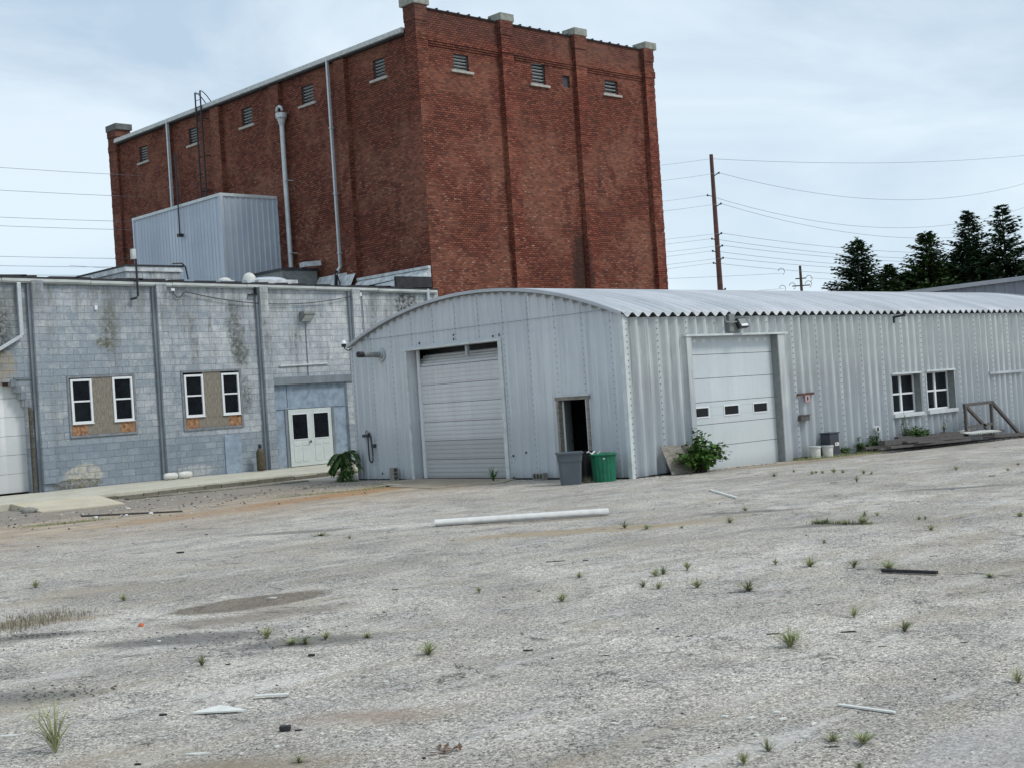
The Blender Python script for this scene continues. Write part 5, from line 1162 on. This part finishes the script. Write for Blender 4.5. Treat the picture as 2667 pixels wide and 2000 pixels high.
for i, (x, y_, w_, h) in enumerate(WHITE):
    if i == 0:
        mb = MB().prism([(5.24, 9.32, .006), (5.50, 9.02, .01), (5.42, 9.22, .035)], (0.015, .015, .012)).prism([(5.22, 9.34, .004), (5.52, 9.0, .006), (5.5, 9.12, .006), (5.36, 9.3, .006)], (0, 0, .012))
        tag(mb.build('board_scrap', 'shard', loc=(5.36, 9.17, 0)), 'triangular white board scrap in the near left foreground', 'scrap'); continue
    if i == 1:
        mb = MB().bar((5.83, 9.37, .02), (6.01, 9.17, .022), .05, .012); tag(mb.build('board_scrap', 'shard', loc=(5.92, 9.26, 0)), 'flat white board scrap behind the triangular one', 'scrap'); continue
    o = bpy.data.objects.new('white_chip', SH[i % 5]); COL.objects.link(o); g_ = max(h * 2.6, .035) if i != 27 else .03
    o.location = (x, y_, G(x, y_) + .002); o.rotation_euler = (0, 0, LAT + (i % 5 - 2) * .12 + (.9 if i in (25, 27) else 0)); o.scale = (w_ * 1.05, g_, .09)
    if i in WLb: tag(o, WLb[i], 'scrap', 'white scraps in the yard')
    elif x < 6.2: tag(o, 'small white chip among gravel in the left foreground', 'chip', 'white chips left foreground')
    elif y_ < 6.5: tag(o, 'small white chip scattered left of the white stick, right foreground', 'chip', 'white chips right foreground')
    else: tag(o, 'tiny white chip lying alone on open asphalt', 'chip', 'tiny white chips on the asphalt')
DARK = [(7.14, 10.47, 0.07, 0.04), (5.35, 8.23, 0.08, 0.05), (5.41, 8.15, 0.06, 0.02), (5.1, 9.52, 0.08, 0.03), (5.41, 6.76, 0.03, 0.02), (11.62, 20.74, 0.15, 0.06), (13.61, 23.24, 0.06, 0.03), (9.07, 11.86, 0.04, 0.02), (11.2, 25.41, 0.06, 0.03), (10.28, 13.18, 0.1, 0.02), (10.41, 11.36, 0.05, 0.02), (6.5, 10.87, 0.06, 0.02), (4.24, 8.3, 0.05, 0.02), (10.23, 6.73, 0.16, 0.02), (9.87, 7.27, 0.12, 0.02), (14.87, 8.5, 0.14, 0.01), (8.26, 8.75, 0.1, 0.02), (8.44, 7.99, 0.12, 0.01), (6.99, 4.77, 0.09, 0.01), (12.95, 13.05, 0.35, 0.02), (20.34, 16.01, 0.05, 0.03), (16.34, 11.34, 0.04, 0.02), (9.62, 8.4, 0.03, 0.02), (21.02, 12.24, 0.05, 0.02), (8.92, 5.16, 0.02, 0.02), (6.6, 5.33, 0.02, 0.01), (10.9, 11.29, 0.05, 0.02), (11.35, 7.77, 0.05, 0.01), (11.68, 9.06, 0.22, 0.01), (24.71, 16.36, 0.2, 0.02), (23.23, 12.81, 0.07, 0.02), (26.1, 13.48, 0.19, 0.03), (10.24, 5.64, 0.08, 0.01), (9.94, 6.35, 0.06, 0.01), (9.48, 7.9, 0.06, 0.01), (9.4, 7.98, 0.06, 0.01), (9.82, 6.14, 0.08, 0.01), (8.12, 8.3, 0.03, 0.02), (7.17, 6.09, 0.02, 0.01), (13.67, 8.75, 0.16, 0.01), (13.16, 12.69, 0.09, 0.02), (13.21, 8.05, 0.06, 0.01)]
DL = {0: 'round black lump in the lower left of centre', 5: 'dark curled scrap far left of the long white pipe', 13: 'dark leaf scrap right of the big weed tuft', 19: 'long thin dark twig in the middle of the yard',
      28: 'dark twig beside the wide weed', 14: 'dark twig touching the back of the big weed tuft'}
for i, (x, y_, w_, h) in enumerate(DARK):
    if i == 1:
        mb = MB().box(-.04, .04, -.025, .025, 0, .035); mb.v = [(5.35 + p[0] * .73 + p[1] * .68, 8.23 - p[0] * .68 + p[1] * .73, p[2]) for p in mb.v]
        tag(mb.build('brick_fragment', 'darkbit', loc=(5.35, 8.23, 0), bevel=.006), 'dark rectangular brick fragment at bottom left of centre', 'brick fragment'); continue
    o = bpy.data.objects.new('dark_chip', DK[i % 4]); COL.objects.link(o)
    o.location = (x, y_, G(x, y_) + .001); o.rotation_euler = (0, 0, LAT + (i % 3 - 1) * .1); o.scale = (w_ * 1.05, max(h * 1.5, .02), h * .9)
    if i in DL: tag(o, DL[i], 'debris', 'dark debris in the yard')
    else: tag(o, 'small dark chip of debris lying on the asphalt', 'debris', 'small dark chips on the asphalt')
def stick(a, b_, w_, h, lab, mat='shard', nm='white_stick'):
    tag(MB().bar((*a, h / 2 + .004), (*b_, h / 2 + .006), w_, h).build(nm, mat, loc=(*a, 0)), lab, 'stick')
stick((7.899, 5.314), (7.894, 4.875), .03, .012, 'white splintered stick in the right foreground')
stick((22.826, 18.202), (21.245, 16.287), .05, .03, 'white stick lying on the asphalt before the sectional door')
stick((13.52, 8.386), (13.563, 7.726), .05, .035, 'dark wooden plank lying on the asphalt at the right', 'darkbit', 'dark_plank')
mb = MB(); rn = random.Random(8)
for k in range(9):
    x, y_ = 5.585 + rn.gauss(0, .05), 6.706 + rn.gauss(0, .05); leafquad(mb, Vector((x, y_, .01)), Vector((rn.gauss(0, 1), rn.gauss(0, 1), .2)), Vector((0, 0, 1)), .09, .035)
tag(mb.build('dry_leaf', 'leafdry', loc=(5.585, 6.706, 0), uv=False), 'curled dry brown leaf at the bottom of the picture', 'leaf')
mb = MB(); stone(mb, 7.22, 13.85, .035, 1.2); tag(mb.build('orange_scrap', 'orange', loc=(7.22, 13.85, 0)), 'small orange scrap on the dark stained patch', 'scrap')
mb = MB(); stone(mb, 3.93, 9.6, .03, 1.); tag(mb.build('yellow_stone', 'sillstone', loc=(3.93, 9.6, 0)), 'small yellowish stone at the left edge of the foreground', 'stone')
# loose gravel and tar crumbs
mb = MB(); rn = random.Random(21)
def pebble(x, y_, r_, mi):
    z = G(x, y_); V = []
    for j in range(5): a = 6.283 * j / 5 + rn.random(); V.append((x + r_ * math.cos(a) * rn.uniform(.7, 1.2), y_ + r_ * math.sin(a) * rn.uniform(.7, 1.2), z))
    V.append((x, y_, z + r_ * rn.uniform(.5, 1.))); mb.add(V, [(j, (j + 1) % 5, 5) for j in range(5)], mi)
for k in range(9000):
    d = 7.2 + 15 * rn.random() ** 2.2; a = R(45.5 + rn.uniform(-24, 24)); x, y_ = d * math.cos(a), d * math.sin(a)
    pebble(x, y_, rn.uniform(.003, .009) * (1 if rn.random() < .95 else 1.8), rn.choice((0, 0, 1, 2, 2)))
for (cx, cy, sx_, sy_, n) in ((6.25, 14.5, .26, .07, 170), (4.85, 11.25, .3, .14, 120), (7.2, 11.9, .6, .4, 150), (7.0, 12.8, .8, .25, 80)):
    for k in range(n):
        u, v_ = rn.gauss(0, sx_), rn.gauss(0, sy_); pebble(cx + u * .73 + v_ * .68, cy - u * .68 + v_ * .73, rn.uniform(.006, .02), rn.choice((1, 1, 0)))
for k in range(900):
    x = rn.uniform(25.8, 47); pebble(x, 22.72 - abs(rn.gauss(0, .14)), rn.uniform(.008, .03), rn.choice((0, 1, 1, 2)))
for k in range(350): pebble(25.6 - abs(rn.gauss(0, .12)), rn.uniform(23, 34.4), rn.uniform(.006, .022), rn.choice((0, 1, 2)))
for k in range(500): x = rn.uniform(13, 25); pebble(x, 33 + rn.gauss(0, 2.5), rn.uniform(.015, .05), rn.choice((0, 1, 2)))
tag(mb.build('gravel', ['cinder', 'tarbit', 'sillstone'], uv=False), 'loose gravel and black tar crumbs scattered over the asphalt', 'gravel', kind='stuff')
# ================================================================ FAR THINGS
fb = empty('far_building', (62, 36, 0), 'grey ribbed metal building behind the arched shed roof', 'building')
mb = MB(); wall(mb, 'X', 62, 8, 42, -.5, 6.2, [], off=lambda u: trap(u, .5, .04), us=trapus(8, 42, .5), ztop=lambda u: 6.18 + .012 * (37 - u)); mb.build('wall', 'farwall', fb)
mb = MB().add([(61.8, 42, 6.17), (61.8, 8, 6.58), (72, 8, 6.58), (72, 42, 6.17)], [(0, 1, 2, 3)]).bar((61.85, 42, 6.14), (61.85, 8, 6.55), .12, .2); mb.build('roof', 'roof', fb)
def conifer(x, y_, h, r_, seed, label, mat='needle', z0=3.5, dens=1.0):
    rn = random.Random(seed); rt = empty('conifer_tree', (x, y_, 0), label, 'tree', 'conifers behind the shed')
    MB().tube([(x, y_, 0), (x, y_, h * .5), (x, y_, h - .1)], .2, 8, rs=[.24, .15, .02]).build('trunk', 'bark', rt, uv=False)
    mb = MB(); z = z0
    while z < h - .05:
        f = (z - z0) / (h - z0); R_ = r_ * (1 - f) ** .85 * rn.uniform(.8, 1.12) + .14; nb = int((14 + 22 * (1 - f)) * dens)
        for k in range(nb):
            a = rn.uniform(0, 6.283); L_ = R_ * rn.uniform(.55, 1.12); up = .25 + .5 * f; steps_ = max(3, int(L_ / .2)); base = Vector((x, y_, z + rn.uniform(-.15, .15)))
            dr_ = Vector((math.cos(a), math.sin(a), 0))
            for i in range(1, steps_ + 1):
                g = i / steps_; p = base + dr_ * L_ * g + Vector((0, 0, up * L_ * g * .45 - .28 * L_ * g * (1 - f) * (1 - g) - .1 * (1 - f) * L_ * g))
                s = dr_.cross(Vector((0, 0, 1)))
                for q in (-1, 1, 0):
                    if rn.random() < .08: continue
                    l = rn.uniform(.22, .46) * (1.15 - .5 * g); d = (dr_ * .8 + s * q * rn.uniform(.5, 1.1) + Vector((0, 0, rn.uniform(-.35, .35)))).normalized()
                    w_ = d.cross(Vector((rn.gauss(0, .5), rn.gauss(0, .5), 1))).normalized() * rn.uniform(.06, .12)
                    mb.add([p - w_, p + w_, p + d * l], [(0, 1, 2)])
        z += rn.uniform(.17, .27)
    for k in range(10):
        a = rn.uniform(0, 6.28); zz_ = h - rn.random() * .7; mb.add([(x, y_, zz_), (x, y_, zz_ + .08), (x + .2 * math.cos(a), y_ + .2 * math.sin(a), zz_ + .2)], [(0, 1, 2)])
    mb.build('crown', mat, rt, uv=False)
conifer(74.49, 46.42, 10.8, 4.1, 1, 'leftmost spruce behind the shed, standing apart in a cone')
conifer(76.0, 45.2, 8.9, 3.2, 2, 'shortest conifer, between the leftmost spruce and the next', 'needle2')
conifer(77.64, 43.43, 10.9, 4.4, 3, 'broad conifer second of the tall ones from the left', 'needle2')
conifer(79.62, 41.54, 12.0, 3.6, 4, 'slender conifer with a thin pointed top, third tall from the left', 'needle', 3.5, .9)
conifer(80.3, 42.8, 9.6, 4.2, 8, 'low dark conifer filling the gap behind the slender one', 'needle')
conifer(81.2, 40.04, 12.2, 4.4, 5, 'tallest airy conifer near the right edge', 'needle', 3.5, .65)
conifer(83.6, 38.4, 11.2, 4.6, 6, 'conifer cut off by the right edge of the picture', 'needle2')
conifer(78.9, 44.2, 9.3, 3.8, 7, 'dark low conifer behind the broad one', 'needle')
conifer(82.0, 42.0, 9.6, 4.2, 9, 'dark conifer low between the tallest and the slender one', 'needle2')
conifer(75.2, 44.6, 8.0, 3.6, 11, 'low dark conifer at the foot of the leftmost spruce, right side', 'needle2', 3.0, 1.2)
conifer(76.9, 44.6, 8.4, 3.8, 12, 'low conifer filling the foot between shortest and broad conifer', 'needle', 3.0, 1.2)
conifer(79.0, 42.9, 8.8, 4.0, 13, 'low conifer in front of the gap left of the slender one', 'needle2', 3.0, 1.2)
# big rust-brown power pole
PX, PY = 88.2, 67.85
pl = empty('utility_pole', (PX, PY, 0), 'tall rust-brown power pole right of the brick warehouse', 'utility pole')
MB().tube([(PX, PY, 0), (PX, PY, 20.9)], .25, 12, rs=[.30, .15]).build('pole', 'rust', pl)
att = []
for (z, s) in ((19.3, -1), (17.68, 1), (16.8, -1), (14.42, -1), (14.1, 1), (13.42, -1), (13.1, 1), (12.42, -1), (12.12, 1), (9.9, -1), (9.6, 1)):
    L_ = .65 if z > 15 else .5
    MB().bar((PX, PY, z - .22), (PX, PY + s * L_, z), .06, .06).lathe([(.0, -.1), (.07, -.08), (.07, .06), (0, .08)], (PX, PY + s * L_, z), 8).build('insulator_arm', 'black', pl)
    att.append((z, s * L_))
def wire(pts, label, r_=.016, grp='overhead power wires'):
    if pts[0][0] < 0: r_ = .011
    tag(MB().tube(pts, r_, 5).build('power_line', 'wire', loc=pts[0], uv=False, smooth=True), label, 'power line', grp)
def para(x0, z0, x1, z1, x2, z2):
    def f(x): return z0 * (x - x1) * (x - x2) / ((x0 - x1) * (x0 - x2)) + z1 * (x - x0) * (x - x2) / ((x1 - x0) * (x1 - x2)) + z2 * (x - x0) * (x - x1) / ((x2 - x0) * (x2 - x1))
    return f
names = ['topmost', 'second', 'third', 'fourth', 'fifth', 'sixth', 'seventh', 'eighth', 'ninth', 'tenth']
data = [(20.55, 0, 15.78, 21.9, 24.9), (19.3, -.65, 14.49, 18.4, 21.9), (17.68, .65, 13.32, 16.0, 19.14), (16.8, -.65, 12.67, 14.95, 17.15),
        (14.42, -.5, 11.13, 13.6, 14.4), (14.1, .5, 10.78, 13.2, 13.9), (13.42, -.5, 10.2, 12.7, 13.3), (13.1, .5, 9.9, 12.3, 12.9), (12.42, -.5, 9.3, 11.8, 12.4), (12.12, .5, 9.0, 11.4, 12.0)]
for i, (zp, dy, zl, zm, zr) in enumerate(data):
    f = para(PX, zp, 29, zl, -30, zp)
    wire([(x, PY + dy, f(x)) for x in frange(-30, PX, 4)], names[i] + ' wire from the top, running left of the rust-brown pole')
    f = para(PX, zp, 112, zm, 143, zr)
    wire([(x, PY + dy, f(x)) for x in frange(PX, 150, 3)], names[i] + ' wire from the top, running right of the rust-brown pole')
# second, smaller pole
QX, QY = 126.8, 86.35
p2 = empty('utility_pole', (QX, QY, 0), 'small distant pole with crossarms and insulators above the shed roof', 'utility pole')
MB().tube([(QX, QY, 0), (QX, QY, 14.7)], .2, 8, rs=[.24, .14]).build('pole', 'bark', p2)
for (z, w_) in ((13.7, .0), (13.3, .6), (12.5, 1.0), (11.6, .6)):
    if w_: MB().bar((QX - w_ * .7, QY + w_ * .7, z), (QX + w_ * .7, QY - w_ * .7, z), .12, .12).build('crossarm', 'bark', p2)
for (u, z) in ((-2.1, 14.2), (-2.1, 12.3), (-1.0, 12.5), (.9, 13.2), (.8, 12.6)):
    x, y_ = QX + u * .72, QY - u * .69; MB().tube([(x + .35 * math.cos(a) * .7, y_ - .35 * math.cos(a) * .7, z + .38 * math.sin(a)) for a in [k * math.pi / 6 - 1.2 for k in range(9)]], .035, 5).build('insulator', 'wire', p2)
wire(sag((60, 125, 18.0), (QX - 1.5, QY + 1.4, 14.0), 1.2), 'distant thin wire reaching the small pole at its top')
wire(sag((60, 125, 15.2), (QX - 1.4, QY + 1.4, 12.3), 1.2), 'distant thin wire reaching the small pole at its crossarm')
wire(sag((QX + .9, QY - .6, 13.3), (190, 60, 13.3), 1.5), 'distant thin wire leaving the small pole to the trees')
